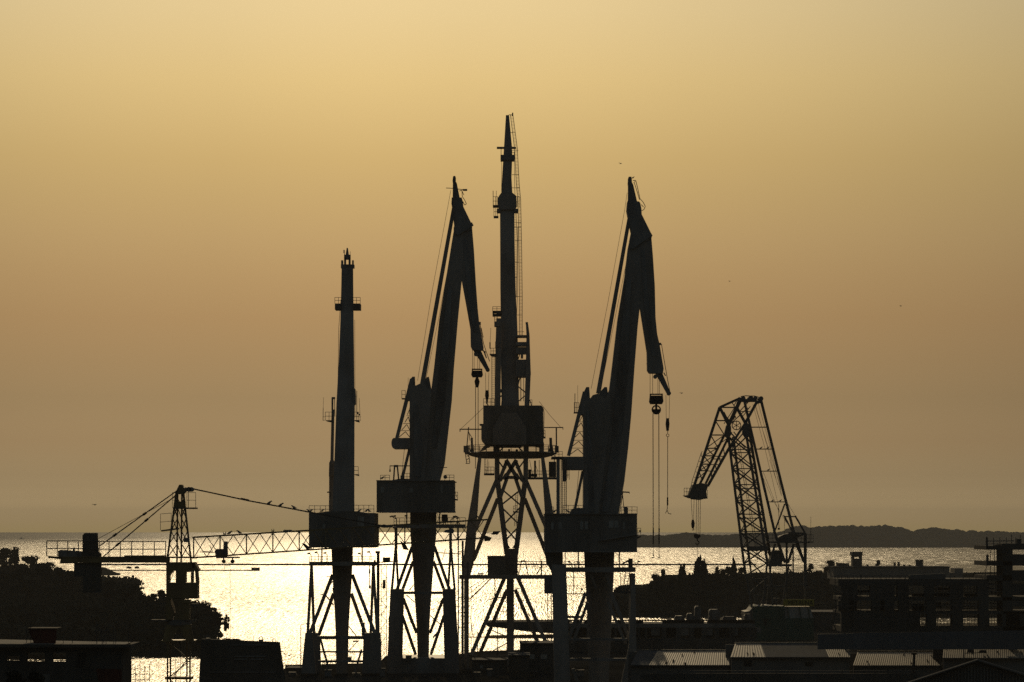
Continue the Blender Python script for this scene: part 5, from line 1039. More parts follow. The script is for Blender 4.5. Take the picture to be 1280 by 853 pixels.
for row,(D,yt,x0,x1,n,word) in enumerate(((700,728,0,120,5,'upper'),(640,750,5,240,8,'middle'),(580,770,0,250,9,'lower'),(535,788,0,250,9,'lowest'))):
    for k in range(n):
        px = x0+(x1-x0)*(k+.5)/n+rnd.uniform(-4,4); w = rnd.uniform(38,54)
        loc = wh[0 if px < 30 else 1 if px < 90 else 2 if px < 128 else 3 if px < 200 else 4 if px < 242 else 5]
        t_ = tree(px, yt+rnd.uniform(-4,5), D, w, rnd.uniform(40,50) if row < 3 else rnd.uniform(32,38), rnd.choice(('round','round','pine')) if row < 3 else 'round', '', lg)
        t_['label'] = f'dark tree in the {word} row of the headland wood {loc}, {["first","second","third","fourth"][0]} there'
        LBL = globals().setdefault('LBL', {}); key = (word, loc); LBL[key] = LBL.get(key, 0)+1
        t_['label'] = f'dark tree in the {word} headland row, {["first","second","third","fourth"][LBL[key]-1]} {loc}'
tree(283.4,766,560,10,34,'pine','slim lollipop-shaped tree standing alone on a thin trunk by the water', None, rot=.2).name = 'lollipop_tree'
rg = 'trees on the right shore'
for q in ((819,714,745,15,30,'round','round tree at the left end of the right shore wood, beside the water'),(829,712,745,14,34,'round','second tree from the left end of the right shore wood, slightly taller'),(840,719,750,14,26,'round','low tree just left of the first pointed cypress on the right shore'),(853,706,750,11,38,'cypress','slender cypress with a pointed top, first from the left on the right shore'),(862,713,755,8,30,'pine','thin ragged fir between the slender and the tall cypress'),(873,697,750,14,50,'cypress','tallest dark cypress on the right shore, left half of the tall pair'),(879.6,701,752,12,46,'cypress','right half of the tall pair of dark cypresses on the right shore'),(889,714,760,10,24,'pine','small ragged tree right of the tall cypresses'),(897,708.6,770,8,22,'cypress','small cypress just right of the lattice crane hook line'),(904,709,770,16,22,'round','low round tree between the cypresses and the lattice crane'),(911,705.6,775,12,22,'pine','ragged pine left of the single columnar cypress'),(917.4,697,775,6.4,32,'cypress','single columnar cypress just left of the lattice crane boom'),(927,707,780,14,22,'round','low tree directly behind the lattice crane boom foot'),
          (1014,705,800,14,20,'round','low tree behind the right post of the lattice crane'),(1024,708,800,12,16,'bush','small bush left of the round bushy tree above the long grey building'),(1038,698,812,17,22,'round','round bushy tree poking above the long grey building roof, left of the chimney tower'),(1098,700.6,812,13,18,'round','dark bushy tree above the long grey building, right of the chimney tower'),(1221,709.6,700,15,18,'bush','dark bush beside the concrete frame building tower')):
    tree(*q, rg)
for row,(D,yt,x0,x1,n,word) in enumerate(((770,721,850,1040,9,'upper'),(748,738,824,1050,11,'lower'))):
    for k in range(n):
        px = x0+(x1-x0)*(k+.5)/n; loc = 'below the cypresses' if px < 885 else 'left of the lattice crane' if px < 930 else 'behind the lattice crane' if px < 1010 else 'right of the lattice crane'
        t_ = tree(px, yt+rnd.uniform(-2,2), D, rnd.uniform(26,34), 30, 'round', '', rg); key = (word,loc); LBL[key] = LBL.get(key,0)+1
        t_['label'] = f'dim tree in the {word} row on the right shore, {["first","second","third","fourth","fifth","sixth"][LBL[key]-1]} {loc}'
tree(16,838,110,50,40,'round','black leafy treetop in the bottom left corner, in front of the unfinished building','foreground foliage')
tree(46,826,108,26,34,'bush','black leafy branch reaching up before the window of the unfinished building','foreground foliage')
tree(40,846,106,56,40,'bush','lowest black clump of leaves at the bottom left corner','foreground foliage')

def scrub(name, label, x0, x1, y0, y1, n, fn, zmin, seed, hmax):
    "shrubs and saplings too many to count, under and between the trees"
    rnd = random.Random(seed); vs = []; fs = []
    for k in range(n):
        y = rnd.uniform(y0, y1); x = rnd.uniform(x0, x1); z = fn(x, y)
        if z < zmin: continue
        r = rnd.uniform(1.4, 3.0); hh = rnd.uniform(.5, 1)*hmax
        for j in range(26):
            u = Vector((rnd.gauss(0,1),rnd.gauss(0,1),rnd.gauss(0,1))).normalized()*rnd.uniform(.4,1.05); c = Vector((x+u.x*r, y+u.y*r, z+hh*.45+u.z*hh*.5)); l_ = rnd.uniform(.3,.75)
            a = Vector((rnd.gauss(0,1),rnd.gauss(0,1),rnd.gauss(0,1))).normalized()*l_; b_ = a.cross(Vector((rnd.gauss(0,1),rnd.gauss(0,1),rnd.gauss(0,1)))).normalized()*l_*.8
            i = len(vs); vs += [c+a, c+b_, c-a, c-b_]; fs.append((i,i+1,i+2,i+3))
    mb = MB(); mb.v = vs; mb.f = fs; o = mb.build(name, M['leaf2']); tag(o, label, None, None, 'stuff')
scrub('undergrowth', 'dense shrubs covering the wooded headland at the left', -200, -45, 484, 960, 6500, left_land, .5, 21, 2.8)
scrub('undergrowth', 'dense shrubs covering the right shore', 26, 240, 716, 880, 4500, right_land, .4, 22, 2.4)
# ---------------------------------------------------------------- buildings
def sub(name, m, parent, fn):
    mb = MB(); fn(mb); return mb.build(name, M[m], parent)
# unfinished building at the bottom left
pen = Pen(180); R0 = thing('unfinished_building', 'unfinished concrete building at the bottom left, flat roof and open window holes', 'building', pen.p(75,900))
bx = [(-60,817.5),(7.6,817.5)]
def wall_fn(mb):
    for z0,z1 in ((-7,-.35),):
        pass
    # front frame with openings
    pen.rect(mb,-60,808,152,816,0,.4); pen.rect(mb,-60,827.4,152,960,0,.4)
    for x0,x1 in ((-60,7.6),(24,33.4),(56,65.6),(82.4,152)): pen.rect(mb,x0,816,x1,827.4,0,.4)
    pen.rect(mb,7.6,816,24,820.2,0,.4); pen.rect(mb,7.6,826.2,24,827.4,0,.4)
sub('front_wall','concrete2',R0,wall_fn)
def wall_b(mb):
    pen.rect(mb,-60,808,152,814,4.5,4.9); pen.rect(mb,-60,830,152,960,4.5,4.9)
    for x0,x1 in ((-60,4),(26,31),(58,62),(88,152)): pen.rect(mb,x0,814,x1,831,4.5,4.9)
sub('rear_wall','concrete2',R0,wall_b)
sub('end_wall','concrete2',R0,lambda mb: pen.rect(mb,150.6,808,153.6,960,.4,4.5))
def slab(mb):
    a = [pen.p(-60,804.6,-.4),pen.p(163,806,-.4),pen.p(163,806,4.0),pen.p(120,805.6,4.6),pen.p(-60,803.4,8.4)]
    top = [(v.x,v.y,a[0].z if k in (0,4) else a[1].z) for k,v in enumerate(a)]; bot = [(x,y,z-.17) for x,y,z in top]
    mb.add(top+bot,[(0,1,2,3,4),(9,8,7,6,5)]+[(k,5+k,5+(k+1)%5,(k+1)%5) for k in range(5)])
slabo = sub('roof_slab','slab',R0,slab)
sub('roof_fascia','concrete2',R0,lambda mb: (pen.rect(mb,-60,805.6,163.4,809.6,-.6,-.4), pen.rect(mb,155,806,163.4,809,-.4,4)))
def para(mb):
    mb.bar(pen.p(-60,803.6,8.4)+Vector((0,0,.0)), pen.p(125,805.4,4.5), .12, .12)
sub('roof_kerb','black',R0,para)
for (x0,x1) in ((118,150),): sub('panel','red',R0,lambda mb: pen.poly(mb,[(120,836),(152,837),(152,870),(126,870)],-.06,-.0))
sub('panel','wall',R0,lambda mb: pen.rect(mb,41,843,62.4,870,-.05,0))
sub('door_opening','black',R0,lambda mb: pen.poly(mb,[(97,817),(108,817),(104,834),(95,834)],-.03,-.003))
sk = thing('site_skip','dull red builders skip on the flat roof of the unfinished building','skip',pen.p(55,804,1.2))
def skip(mb):
    t = [(34.6,786),(71,786.6),(69.6,804.4),(42.4,804.4)]; n = 4
    f = [pen.p(x,y,.6) for x,y in t]; k = [pen.p(x,y,2.4) for x,y in t]; mb.add(f+k,[(0,1,2,3),(7,6,5,4),(0,3,7,4),(1,5,6,2),(3,2,6,7),(0,4,5,1)])
sub('bin','red',sk,skip); sub('rim','black',sk,lambda mb: pen.rect(mb,34,785.4,71.4,786.8,.5,2.5))
for k,(x,y0,y1) in enumerate(((33,784,806),(38.4,779,805),(79,780,805),(90.4,785,806),(121,779,806),(142,782,806),(144.6,784,806),(160.6,784,806),(104,806.5,806))):
    if y1-y0 < 5: continue
    mb = MB(); pen.line(mb,[(x,y0,1.0),(x,y1,1.0)],.75); 
    tag(mb.build('rebar_post', M['rig']), ['thin steel bar on the flat roof just left of the red skip','taller thin steel bar rising at the left corner of the red skip','tall thin steel bar on the flat roof right of the red skip','shorter thin steel bar further right of the red skip','thin steel bar at the left of the tangled scaffold on the roof','left bar of the close pair on the roof, right of the tangled scaffold','right bar of the close pair on the roof, right of the tangled scaffold','last thin steel bar at the right edge of the flat roof'][k], 'rebar', 'steel bars on the unfinished roof')
mb = MB()
for q in (((118,789),(128,788),(134,789)),((121,780),(126,792),(130,804)),((126,786),(128,806)),((133,785),(131,795),(133,806)),((122,797),(139,794)),((134,786),(140,800)),((120,790),(121,806)),((124,800),(136,799),(139,801)),((127,789),(131,795))): pen.line(mb,[(x,y,.8) for x,y in q],.9)
tag(mb.build('tangled_scaffold', M['rig']), 'tangle of bent scaffold bars on the right part of the unfinished roof', 'scaffold')
pen = Pen(385); mb = MB()
for x in (157,163,169,175,181,187): pen.line(mb,[(x,836 if x < 160 else 832+random.uniform(-3,3),0),(x,862,0)],.8); pen.line(mb,[(x,838,1.5),(x,862,1.5)],.5)
for y in (836.6,843,850): pen.line(mb,[(158,y,0),(188 if y > 838 else 182,y,0)],.8)
tag(mb.build('site_fence', M['rig']), 'see-through scaffold fence by the water at the foot of the tower crane', 'fence')
# steel block
pen = Pen(290); R1 = thing('dock_caisson', 'big dark steel block with sloping sides and lifting rings on top', 'caisson', pen.p(303,890))
def cais(mb):
    f = [pen.p(x,y,0) for x,y in ((251.6,799),(350,803),(364,900),(246,900))]; k = [pen.p(x,y,5) for x,y in ((254,798.6),(348,802.6),(362,900),(249,900))]
    mb.add(f+k,[(0,1,2,3),(7,6,5,4),(0,3,7,4),(1,5,6,2),(3,2,6,7),(0,4,5,1)])
sub('body','concrete2',R1,cais)
for q in ((290,806,334,807),(293,820,332,821.4),(293,823.6,309,825),(314,823.6,329,825),(262,840,345,841)): sub('stiffener','crane2',R1,lambda mb: pen.rect(mb,q[0],q[1],q[2],q[3],-.12,.1))
for (x,y) in ((259.6,796.6),(326,798.4),(342.4,801)):
    mb = MB(); pen.line(mb,[(x+2.1*math.cos(math.radians(a)),y+2.4*math.sin(math.radians(a)),1.5) for a in range(150,391,24)],.9); pen.rect(mb,x-2.6,y+1.4,x+2.6,y+3.4,1.2,1.8); mb.build('lifting_eye', M['crane2'], R1)
mb = MB(); pen.line(mb,[(350.6,814.6,1),(355.4,814.8,1)],1.1); mb.build('bracket', M['rig'], R1)
tree(289,796.4,292,36,6,'bush','low weeds growing on the top of the dark steel block', None, name='weed_clump')
# clutter and low sheds along the quay edge, middle
def hut(x0, y0, x1, D, dep, label, name='quay_shed', m='concrete2', slope=0, win=()):
    pen = Pen(D); z1 = 2.0; r = thing(name, label, 'shed' if 'shed' in name else 'building', (pen.p((x0+x1)/2,0).x, D+dep/2, z1))
    yb = HY+(H-z1)/pen.s
    sub('wall',m,r,lambda mb: pen.poly(mb,[(x0,y0),(x1,y0+slope),(x1,yb),(x0,yb)],0,dep))
    sub('roof','rooft',r,lambda mb: pen.poly(mb,[(x0-.8,y0-1),(x1+.8,y0+slope-1),(x1+.8,y0+slope-.02),(x0-.8,y0-.02)],-.3,dep+.3))
    for (a,b_,c,d) in win: sub('window','glass',r,lambda mb: pen.rect(mb,a,b_,c,d,-.05,.02))
    return r
hut(650,805,700,398,8,'low dark shed at the foot of the big folded crane, left of its leg', win=((660,818,668,824),(676,818,684,824)))
hut(636,820,662,385,8,'lower lean-to left of the low dark shed between the two tall cranes')
hut(590,826,634,400,6,'long low dark store at the foot of the tallest crane', win=((600,832,604,836),))
hut(358,836,380,400,5,'tiny quay store between the steel block and the leftmost harbour crane')
pen = Pen(432)
for k,(x,y,w) in enumerate(((512,819.6,9),(545,822,6),(533,822,5))):
    r = pen; mb = MB(); pen.rect(mb,x-w/2,y,x+w/2,830,0,1.4); pen.rect(mb,x-w/2+.6,y-1,x+w/2-.6,y,.2,1.2); tag(mb.build('equipment_crate', M['crane2']), ['widest dark crate on the quay edge under the second harbour crane','right hand small crate on the quay edge under the second harbour crane','middle small crate on the quay edge, behind the second crane column'][k], 'crate', 'crates on the quay edge')
pen = Pen(424); mb = MB(); pen.rect(mb,355,835.6,392,838,0,.3)
for x in range(357,392,6): pen.line(mb,[(x,831,0),(x,842,0)],.8)
pen.line(mb,[(355,832.4,0),(391,832,0)],.7); tag(mb.build('quay_railing', M['rig']), 'low railing along the quay edge between the steel block and the leftmost harbour crane', 'railing')
pen = Pen(455); 
mb = MB()
for k in range(26):
    x = 396+k*2.4; pen.line(mb,[(x,829+random.uniform(-2,2),0),(x+random.uniform(-1,1),842,0)],.8)
pen.line(mb,[(395,832,0),(460,832.6,0)],.8); tag(mb.build('quay_railing', M['rig']), 'uneven railing on the quay seen between the legs of the leftmost harbour crane', 'railing')
# dock gallery (right of the middle)
pen = Pen(470); R2 = thing('dock_gallery', 'long low dock building with open bays, left of the green crane house', 'building', pen.p(812,815))
sub('roof_beam','concrete',R2,lambda mb: pen.rect(mb,698,779.6,944,784.8,0,9))
sub('pipe','black',R2,lambda mb: pen.rect(mb,690,775,944,776.6,0,.4))
sub('rear_wall','wall',R2,lambda mb: [pen.rect(mb,x0,784.8,x1,y,8,8.4) for x0,x1,y in ((698,812,800),(812,827,796),(827,847,800),(847,862.6,795.4),(862.6,944,800))][0])
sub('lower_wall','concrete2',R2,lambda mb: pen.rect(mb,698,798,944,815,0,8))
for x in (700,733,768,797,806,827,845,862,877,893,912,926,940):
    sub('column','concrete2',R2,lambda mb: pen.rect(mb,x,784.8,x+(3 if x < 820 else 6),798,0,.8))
for x0,x1 in ((814,825),(848,861),(879,891),(914,922.6)): sub('panel','wall',R2,lambda mb: pen.rect(mb,x0,785.4,x1,794.6,.2,.3))
for x0,x1 in ((698,712),(718,724),(730,762),(772,780),(788,804),(828,880),(884,944)): sub('kerb_panel','black',R2,lambda mb: pen.rect(mb,x0,776.6,x1,779.6,.1,.3))
sub('railing','rig',R2,lambda mb: pen.rail(mb,800,940,775,768,0,1,9))
for k,(x0,x1,y0) in enumerate(((843,856,770),(858,868,767),(886,900,762),(903,921,771),(930,941,768),(868,876,758))):
    r = thing('rooftop_machine', ['low box machine on the dock gallery roof, leftmost','small square machine on the dock gallery roof beside the leftmost one','tall framed machine on the dock gallery roof','wide pale machine on the dock gallery roof near the green crane house','last machine on the dock gallery roof, beside the crane counterweight','slim pump stack on the dock gallery roof, second tallest'][k], 'machine', pen.p((x0+x1)/2,775,2), 'machines on the dock gallery roof')
    sub('housing','crane2' if k != 3 else 'wall',r,lambda mb: pen.poly(mb,[(x0,775),(x0+.6,y0+2),(x0+2,y0),(x1-3,y0),(x1,y0+3),(x1,775)],1.5,3.5))
    sub('pipe','rig',r,lambda mb: pen.line(mb,[(x1-2,775,1.2),(x1-2,y0-3,1.2),(x0+3,y0-3,1.2),(x0+3,775,1.2)],.8))
for q in ((944,772,1010,560,16,'wide dark workshop behind the green crane house, lower than the concrete frame'),(1004,766,1060,575,14,'dark workshop between the green crane house and the concrete frame'),(1058,770,1112,570,14,'dark workshop seen under the left bays of the concrete frame'),(1110,767,1150,578,12,'small dark workshop seen under the middle bays of the concrete frame')):
    hut(*q, name='workshop_building')
# long grey building on the right shore
pen = Pen(800); R3 = thing('long_building', 'long flat-roofed grey building on the right shore, behind the concrete frame', 'building', pen.p(1110,766))
sub('wall','wall',R3,lambda mb: (pen.rect(mb,1042,709.4,1187,770,0,16), pen.rect(mb,1187,716,1204,770,1,15)))
sub('roof','rooft',R3,lambda mb: pen.rect(mb,1041,708.2,1188,709.4,-.4,16.4))
sub('stair_head','wall',R3,lambda mb: pen.rect(mb,1193.4,710.6,1204,717,2,10))
def chim(mb):
    pen.rect(mb,1066,694,1068,709,3,7); pen.rect(mb,1075.6,694,1077.6,709,3,7); pen.rect(mb,1068,698.4,1075.6,709,3,7); pen.rect(mb,1068,694,1075.6,696.6,3,7); pen.rect(mb,1065,690,1078.4,694.6,2.6,7.4)
sub('chimney_tower','concrete2',R3,chim)
for k,(x0,x1,y0) in enumerate(((1048,1059,705),(1046,1047,703),(1084,1086,706),(1118,1120,703),(1123,1125,702.6),(1130,1131.6,706),(1137,1139,706.4),(1145.6,1154,700.8),(1060,1061.6,704))):
    sub('roof_vent' if k != 7 else 'water_tank','concrete2',R3,lambda mb: (pen.rect(mb,x0,y0,x1,708.6,4,6), pen.rect(mb,x0-.6,y0-.8,x1+.6,y0,3.8,6.2) if x1-x0 > 3 else None))
for k in range(9): sub('window','glass',R3,lambda mb: pen.rect(mb,1050+k*15,722,1056+k*15,728,-.1,.05))
# concrete frame building
pen = Pen(330); R4 = thing('concrete_frame_building', 'unfinished concrete frame building at the right, three open floors with a taller scaffolded tower', 'building', pen.p(1165,806))
wing = [(732.6,735.4,724),(751,0,746),(768,0,764)]
D4 = 9
def bslab(y0, y1, xa, xb, nm='floor_slab'):
    sub(nm,'concrete2',R4,lambda mb: pen.rect(mb,xa,y0,xb,y1,0,D4))
bslab(724,732.4,1048,1236,'roof_slab'); bslab(746.6,751,1052,1300); bslab(783.4,790,1052,1300); bslab(764.4,767.6,1052,1300)
sub('roof_panel','wall',R4,lambda mb: pen.poly(mb,[(1137,719),(1182,717),(1182,724),(1134.6,727)],1,1.4)); sub('railing','rig',R4,lambda mb: pen.rail(mb,1047,1136,724,720,0,8,5))
for (x0,x1) in ((1053,1072),(1088,1118),(1122,1136),(1157,1168),(1188,1203.6),(1222,1236)):
    sub('column','concrete2',R4,lambda mb: pen.rect(mb,x0,732.4,x1,746.6,0,1.2))
for (x0,x1) in ((1048,1062),(1090,1100),(1106,1118),(1124,1137),(1158,1170),(1190,1203),(1224,1236)):
    sub('column','concrete2',R4,lambda mb: pen.rect(mb,x0,751,x1,764.4,0,1.2))
for (x0,x1) in ((1052,1100),(1100,1150.6),(1158.6,1170.6),(1190.4,1204),(1224.4,1237),(1257.6,1275)):
    sub('column','concrete2',R4,lambda mb: pen.rect(mb,x0,767.6,x1,783.4,0,1.2))
for (x0,x1) in ((1090,1118),(1056,1071)): sub('rear_wall','concrete2',R4,lambda mb: pen.rect(mb,x0,732.4,x1,764.4,8,8.4))
for (x0,x1,y0,y1) in ((1070,1090,738,741),(1140,1156,742,746.6),(1168,1188,741,746.6),(1205,1222,742,746.6),(1172,1186,735,738),(1140,1157,755,764.4),(1170,1176,753,760)):
    sub('infill','concrete2',R4,lambda mb: pen.rect(mb,x0,y0,x1,y1,5,5.3))
for (x0,x1,ys_) in ((1137,1157,(752,765)),(1170,1190,(752,765)),(1203,1224,(733,746.6)),(1203,1224,(751,764.4)),(1170,1190,(768,783)),(1204,1224,(768,783)),(1237,1257,(768,783)),(1151,1158,(768,783)),(1237,1257,(751,764.4)),(1233,1256,(724,746)),(1168,1188,(733,746))):
    mb = MB(); y0,y1 = ys_
    for k in range(5): pen.line(mb,[(x0+(x1-x0)*(k+.5)/5,y0,6.5),(x0+(x1-x0)*(k+.5)/5,y1,6.5)],.8)
    for q in (.25,.55,.8): pen.line(mb,[(x0,y0+(y1-y0)*q,6.5),(x1,y0+(y1-y0)*q,6.5)],1.2 if q == .8 else .8)
    mb.build('prop_grid', M['rig'], R4)
for (y0,y1) in ((682.4,687.4),(701.8,707.4),(719.6,726)):
    sub('floor_slab','concrete2',R4,lambda mb: pen.rect(mb,1233.4,y0,1300,y1,0,D4))
sub('tower_core','concrete2',R4,lambda mb: pen.rect(mb,1253.4,687,1265,806,0,4)); sub('tower_core','concrete2',R4,lambda mb: pen.rect(mb,1257,687,1266,806,4.4,D4))
for y0,y1 in ((693,701.8),(713,719.6),(730,744),(750,758),(765,806)): sub('parapet','concrete2',R4,lambda mb: pen.rect(mb,1265,y0,1300,y1,0,.5))
for (y0,y1) in ((687.4,701.8),(707.4,719.6)):
    for x in (1243,1246,1238): sub('prop','rig',R4,lambda mb: pen.line(mb,[(x,y0,2),(x,y1,2)],.9))
    sub('bracket','concrete2',R4,lambda mb: pen.rect(mb,1250,y0+2,1257,y0+4,-.3,.1))
sub('edge_post','rig',R4,lambda mb: (pen.rect(mb,1232.6,672,1235,687,0,.3), pen.line(mb,[(1233.6,672,0),(1233.6,670.6,0)],.8)))
sub('edge_post','rig',R4,lambda mb: (pen.rect(mb,1233,694,1236,702,0,.3), pen.line(mb,[(1234,692,0),(1234,704,0)],.9)))
def toprail(mb):
    pen.line(mb,[(1233,676.6,0),(1268,676.4,0)],1.3); pen.line(mb,[(1233,680,4),(1268,680,4)],.6)
    for x in (1258,1264.6,1275.4,1270,1250,1242): pen.line(mb,[(x,682.4,0),(x,668.6 if x in (1264.6,1275.4) else 672,0)],.9)
sub('railing','rig',R4,toprail)
sub('formwork','concrete2',R4,lambda mb: (pen.rect(mb,1252,679.6,1300,682.4,0,3), pen.rect(mb,1271,674,1277,680,1,2), pen.rect(mb,1244,681,1251,682.4,1,2)))
def scafr(mb):
    pen.line(mb,[(1234,706,-.4),(1231,720,-.4)],.7); pen.line(mb,[(1231,724,-.4),(1234.6,700,-.4)],.6); pen.line(mb,[(1226,722,-.4),(1234,708,-.4)],.5)
sub('guy_wire','rig',R4,scafr)
for y in (731,735.6,740): sub('guard_rail','rig',R4,lambda mb: pen.line(mb,[(1235,y,.4),(1256,y,.4)],1.2))
sub('debris_chute','concrete2',R4,lambda mb: (pen.line(mb,[(1046,760,0),(1040,776,0),(1046,790,0)],1.4),))
r = thing('scaffold','thin site scaffold along the front of the concrete frame building','scaffold',pen.p(1110,806,-1.5))
rs = random.Random(9)
for k in range(24):
    x = 1044+k*8; mb = MB(); pen.line(mb,[(x,720+rs.uniform(-2,4),-1.5),(x,806,-1.5)],.75,n=4); mb.build('pole', M['rig'], r)
for y in (728,741.6,757,774,792):
    mb = MB(); pen.line(mb,[(1043,y,-1.6),(1230,y+rs.uniform(-.6,.6),-1.6)],.7,n=4); mb.build('rail', M['rig'], r)
for k in range(9):
    x = 1044+8*rs.randrange(22); y = rs.choice((741.6,757,774)); mb = MB(); pen.rect(mb,x,y,x+8,y+1.1,-1.5,-.6); mb.build('deck_board', M['rig'], r)
for k in range(7):
    x = 1044+8*rs.randrange(20); mb = MB(); pen.line(mb,[(x,757,-1.6),(x+8,741,-1.6)],.6,n=4); mb.build('brace', M['rig'], r)
# blue grey hoarding
pen = Pen(322); R5 = thing('sheet_hoarding','long blue-grey sheet wall below the concrete frame building','wall',pen.p(1160,808))
for k in range(6):
    x0 = 1022+k*44; sub('panel','blue',R5,lambda mb: pen.poly(mb,[(x0,793-k*.8),(x0+43.9,792.2-k*.8),(x0+43.9,812),(x0,812)],0 if k%2 else .05,.2))
# corrugated sheds
def corr(mb, a, b_, c, d, pitch=.30, amp=.05):
    "a corrugated sheet between four corners: a, b_ along the ridge; d, c along the eave"
    a,b_,c,d = map(Vector,(a,b_,c,d)); n = max(4,int((b_-a).length/pitch))*2; vs = []
    for k in range(n+1):
        q = k/n; up = Vector((0,0,amp if k%2 else 0)); vs += [a.lerp(b_,q)+up, d.lerp(c,q)+up]
    for k in range(n+1): q = k/n; dn = Vector((0,0,-.08)); vs += [a.lerp(b_,q)+dn, d.lerp(c,q)+dn]
    m_ = 2*(n+1)
    fs = [(2*k,2*k+1,2*k+3,2*k+2) for k in range(n)]+[(m_+2*k,m_+2*k+2,m_+2*k+3,m_+2*k+1) for k in range(n)]+[(0,m_,m_+1,1),(2*n,2*n+1,m_+2*n+1,m_+2*n)]+[(2*k+1,m_+2*k+1,m_+2*k+3,2*k+3) for k in range(n)]+[(2*k,2*k+2,m_+2*k+2,m_+2*k) for k in range(n)]
    mb.add(vs, fs)
TILT = math.radians(8.0)
def shed(D, secs, yr, ye, yb, label, name='corrugated_shed'):
    "secs: (x left at ridge, x right at ridge, x left at eave, x right at eave, material, kind)"
    pen = Pen(D); s_ = pen.s; ze = H-(ye-HY)*s_; x0 = min(q[2] for q in secs); x1 = max(q[3] for q in secs)
    # ridge lies further back on a gently tilted plane: solve for its distance
    def ridge(): 
        for k in range(4000):
            L_ = k*.01; z = ze+L_*math.sin(TILT); y = D+L_*math.cos(TILT)
            if HY-(z-H)/y*F <= yr: return L_
        return 8
    L_ = ridge(); zr = ze+L_*math.sin(TILT); yrd = D+L_*math.cos(TILT)
    r = thing(name, label, 'shed', ((x0+x1)/2*s_-CX*s_, D+L_/2, 2))
    X = lambda px, y: (px-CX)/F*y
    for (xa,xb,xc,xd,m_,kd) in secs:
        mb = MB(); A = (X(xa,yrd),yrd,zr); B_ = (X(xb,yrd),yrd,zr); C_ = (X(xd,D),D-.3,ze-.04); D_ = (X(xc,D),D-.3,ze-.04); corr(mb,A,B_,C_,D_,.24 if m_ == 'sheet' else .8,.02 if m_ == 'sheet' else .01)
        ro = mb.build('roof', M[m_], r)
        if m_ == 'sheet':
            for j in range(max(1,int((xb-xa)/16))):
                q = random.random(); w = random.uniform(.12,.25); u = random.uniform(.1,.9); p0 = Vector(A).lerp(Vector(B_),q); p1 = Vector(D_).lerp(Vector(C_),q); p = p0.lerp(p1,u)+Vector((0,0,.07)); mbb = MB(); mbb.bar(p,p+(p1-p0).normalized()*random.uniform(.5,1.3),w,.06); mbb.build('roof_patch', M['black'], ro)
        mb = MB(); mb.bar(Vector(A)+Vector((0,.1,.06)),Vector(B_)+Vector((0,.1,.06)),.16,.2); mb.build('ridge_cap', M['sheet'], ro)
    mb = MB(); mb.box((X(x0,D)+.1,D,0.5),(X(x1,D)-.1,D+.3,ze-.12)); wl = mb.build('wall', M['wall'], r)
    mb = MB(); mb.box((X(x0,D)+.1,yrd,0.5),(X(x1,D)-.1,yrd+.3,zr-.12)); mb.build('rear_wall', M['wall'], r)
    mb = MB(); mb.bar((X(x0,D),D-.38,ze-.16),(X(x1,D),D-.38,ze-.16),.12,.14); mb.build('gutter', M['black'], r)
    return r, pen, wl
r1, pn, wl = shed(330,[(822,912,811,912,'sheet',''),(797,822,788,811,'rooft','')],813.6,831,853,'corrugated shed left of the wider one, right beside the big crane leg')
r2, pn, wl = shed(326,[(919,951,913,957,'sheet',''),(951,1029,957,1036,'rooft',''),(1029,1062,1036,1063,'sheet','')],804.6,821,853,'wide shed with its roof pale at both ends and dull in the middle')
for q in ((930,826,940,833),(1006,828,1016,833)): sub('window','black',wl,lambda mb: pn.rect(mb,q[0],q[1],q[2],q[3],-.05,.02))
r3, pn, wl = shed(332,[(1072,1178,1066,1178,'sheet','')],815.4,831.4,853,'narrow corrugated shed with a chimney pipe, right of the wide one')
mb = MB(); pn.rect(mb,1141.6,817,1144.4,846,-.6,-.2); pn.rect(mb,1139.6,816.4,1146.4,818.6,-.7,-.1); mb.build('chimney_pipe', M['black'], r3)
mb = MB(); pn.rect(mb,1128,820,1131,831,-.34,-.3); 
r4, pn, wl = shed(328,[(1180,1300,1178,1300,'sheet','')],806.4,822,853,'corrugated shed at the right edge of the picture, behind the dark gable')
mb = MB(); pn.rect(mb,1204.6,800,1205.6,830,-.5,-.3); mb.build('mast_pipe', M['rig'], r4)
mb = MB(); pn.line(mb,[(1206,817,-.5),(1232,816,-.5)],1); pn.poly(mb,[(1209,816),(1211,812),(1217,812),(1218,816)],-.6,-.2); pn.poly(mb,[(1224,816),(1225,813),(1233,813),(1234,817)],-.6,-.2); mb.build('roof_unit', M['black'], r4)
for k,(x,y) in enumerate(((1184,805.6),(1192,805.8),(1199,805.6),(1212,806),(1226,805.8),(1251,805.6),(1273,806))):
    gull(x,y,336,['first','second','third','fourth','fifth','sixth','last'][k]+' small bird from the left on the corrugated shed ridge behind the gable',1,k=.42,group='small birds on the shed ridge')
# foreground gable
pen = Pen(220); R6 = thing('gable_shed','dark corrugated shed with a low pointed gable in the bottom right corner','shed',pen.p(1222,900))
sub('gable_wall','concrete2',R6,lambda mb: pen.poly(mb,[(1120,859),(1222,826),(1330,858),(1330,930),(1120,930)],0,.2))
def gr(sg):
    def f(mb):
        a = pen.p(1222,824.4,-.5); a2 = pen.p(1222,824.4,14); e = pen.p(1116 if sg < 0 else 1334,859.4,-.5); e2 = pen.p(1116 if sg < 0 else 1334,859.4,14)
        if sg < 0: corr(mb,a,a2,e2,e,.5,.05)
        else: corr(mb,a2,a,e,e2,.5,.05)
    return f
sub('roof','rooft',R6,gr(-1)); sub('roof','rooft',R6,gr(1))
sub('bargeboard','wall',R6,lambda mb: pen.bar(mb,1116,860.4,1222,825.4,1.6,-.62,-.62,.08)); sub('bargeboard','wall',R6,lambda mb: pen.bar(mb,1334,860.4,1222,825.4,1.6,-.62,-.62,.08))
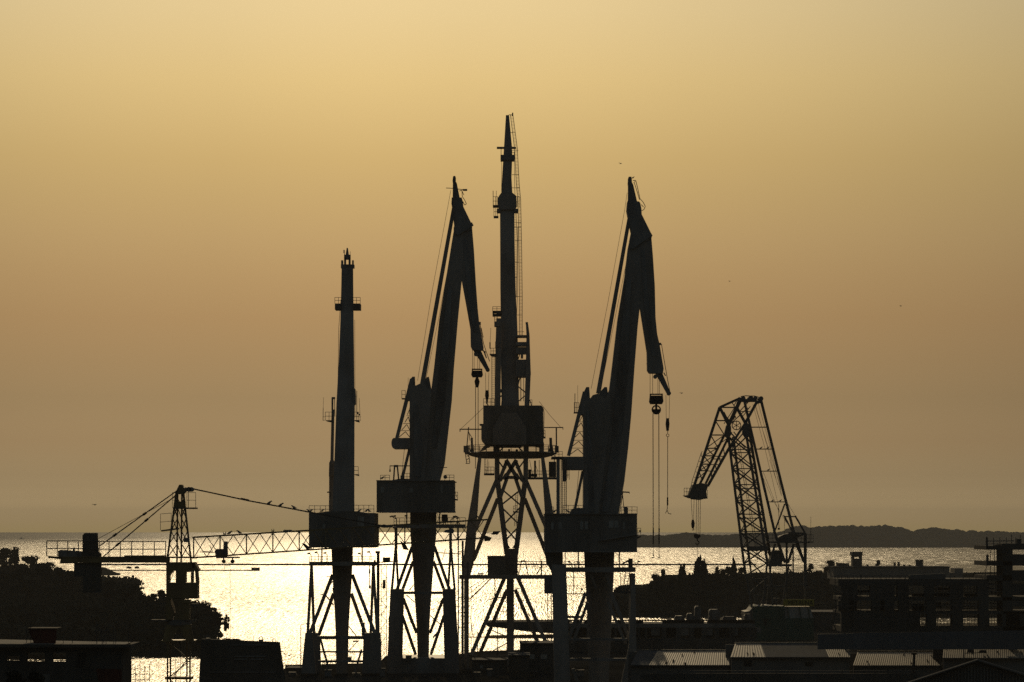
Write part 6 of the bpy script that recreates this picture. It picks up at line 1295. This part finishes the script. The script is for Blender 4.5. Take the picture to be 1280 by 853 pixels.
sub('gable_rib','crane2',R6,lambda mb: [pen.rect(mb,1130+k*4,857-max(0,(30-abs(1130+k*4-1222)*.31))+2.5,1131+k*4,930,-.05,0) for k in range(48)] and None)
# site wall along the bottom
pen = Pen(300); R7 = thing('yard_wall','long dark yard wall with rails along the bottom, below the corrugated sheds','wall',pen.p(960,870))
sub('wall','concrete2',R7,lambda mb: pen.rect(mb,800,842,1150,900,0,.4))
sub('rail','rig',R7,lambda mb: pen.rect(mb,800,838.4,1150,839.2,0,.15))
for k in range(9): sub('post','rig',R7,lambda mb: pen.rect(mb,806+k*41,838,807.4+k*41,846,-.1,0))

pen = Pen(392)
for k,(x,w_,h_) in enumerate(((366,9,5),(410,8,7),(446,10,4),(478,6,9),(597,9,5),(612,6,8),(668,12,6),(725,10,7))):
    lab = ['stack of steel plates by the tiny quay store','tall dark bin under the leftmost harbour crane column','low pallet stack at the right foot of the leftmost harbour crane','narrow tool cabinet between the two left harbour cranes','flat steel stack at the left foot of the tallest crane','upright cabinet beside the flat stack at the tallest crane','wide steel stack before the low dark shed','dark crate stack under the biggest folded crane'][k]
    r = thing('steel_stack' if k in (0,2,4,6) else 'site_cabinet', lab, 'stack' if k in (0,2,4,6) else 'cabinet', (pen.p(x,0).x, 392, 2), 'yard clutter under the cranes')
    s_ = pen.s; X0 = pen.p(x-w_/2,0).x; X1 = pen.p(x+w_/2,0).x; hh = h_*s_
    if k in (0,2,4,6):
        for j in range(4):
            mb = MB(); mb.box((X0+.05*j*(-1)**j,392,2+hh*j/4),(X1-.04*j,393.6,2+hh*(j+.8)/4)); mb.build('plate', M['rig'], r)
    else:
        mb = MB(); mb.box((X0,392,2),(X1,393,2+hh)); mb.build('body', M['crane2'], r); mb = MB(); mb.box((X0-.06,391.9,2+hh),(X1+.06,393.1,2+hh+.08)); mb.build('lid', M['rig'], r)
for k,(x,D_,h_) in enumerate(((376,395,7),(486,400,8),(622,440,7.5))):
    c = P(x,HY,D_); mb = MB(); mb.tube((c.x,D_,2),(c.x,D_,2+h_),.07,6,.05); mb.bar((c.x,D_,2+h_),(c.x+.9,D_,2+h_+.15),.07); mb.box((c.x+.7,D_-.12,2+h_+.04),(c.x+1.3,D_+.12,2+h_+.18))
    tag(mb.build('yard_lamp', M['rig']), ['thin yard lamp on the quay beside the leftmost harbour crane','thin yard lamp at the left foot of the second harbour crane','thin yard lamp on the quay left of the tallest crane column'][k], 'lamp post', 'yard lamps on the quay')
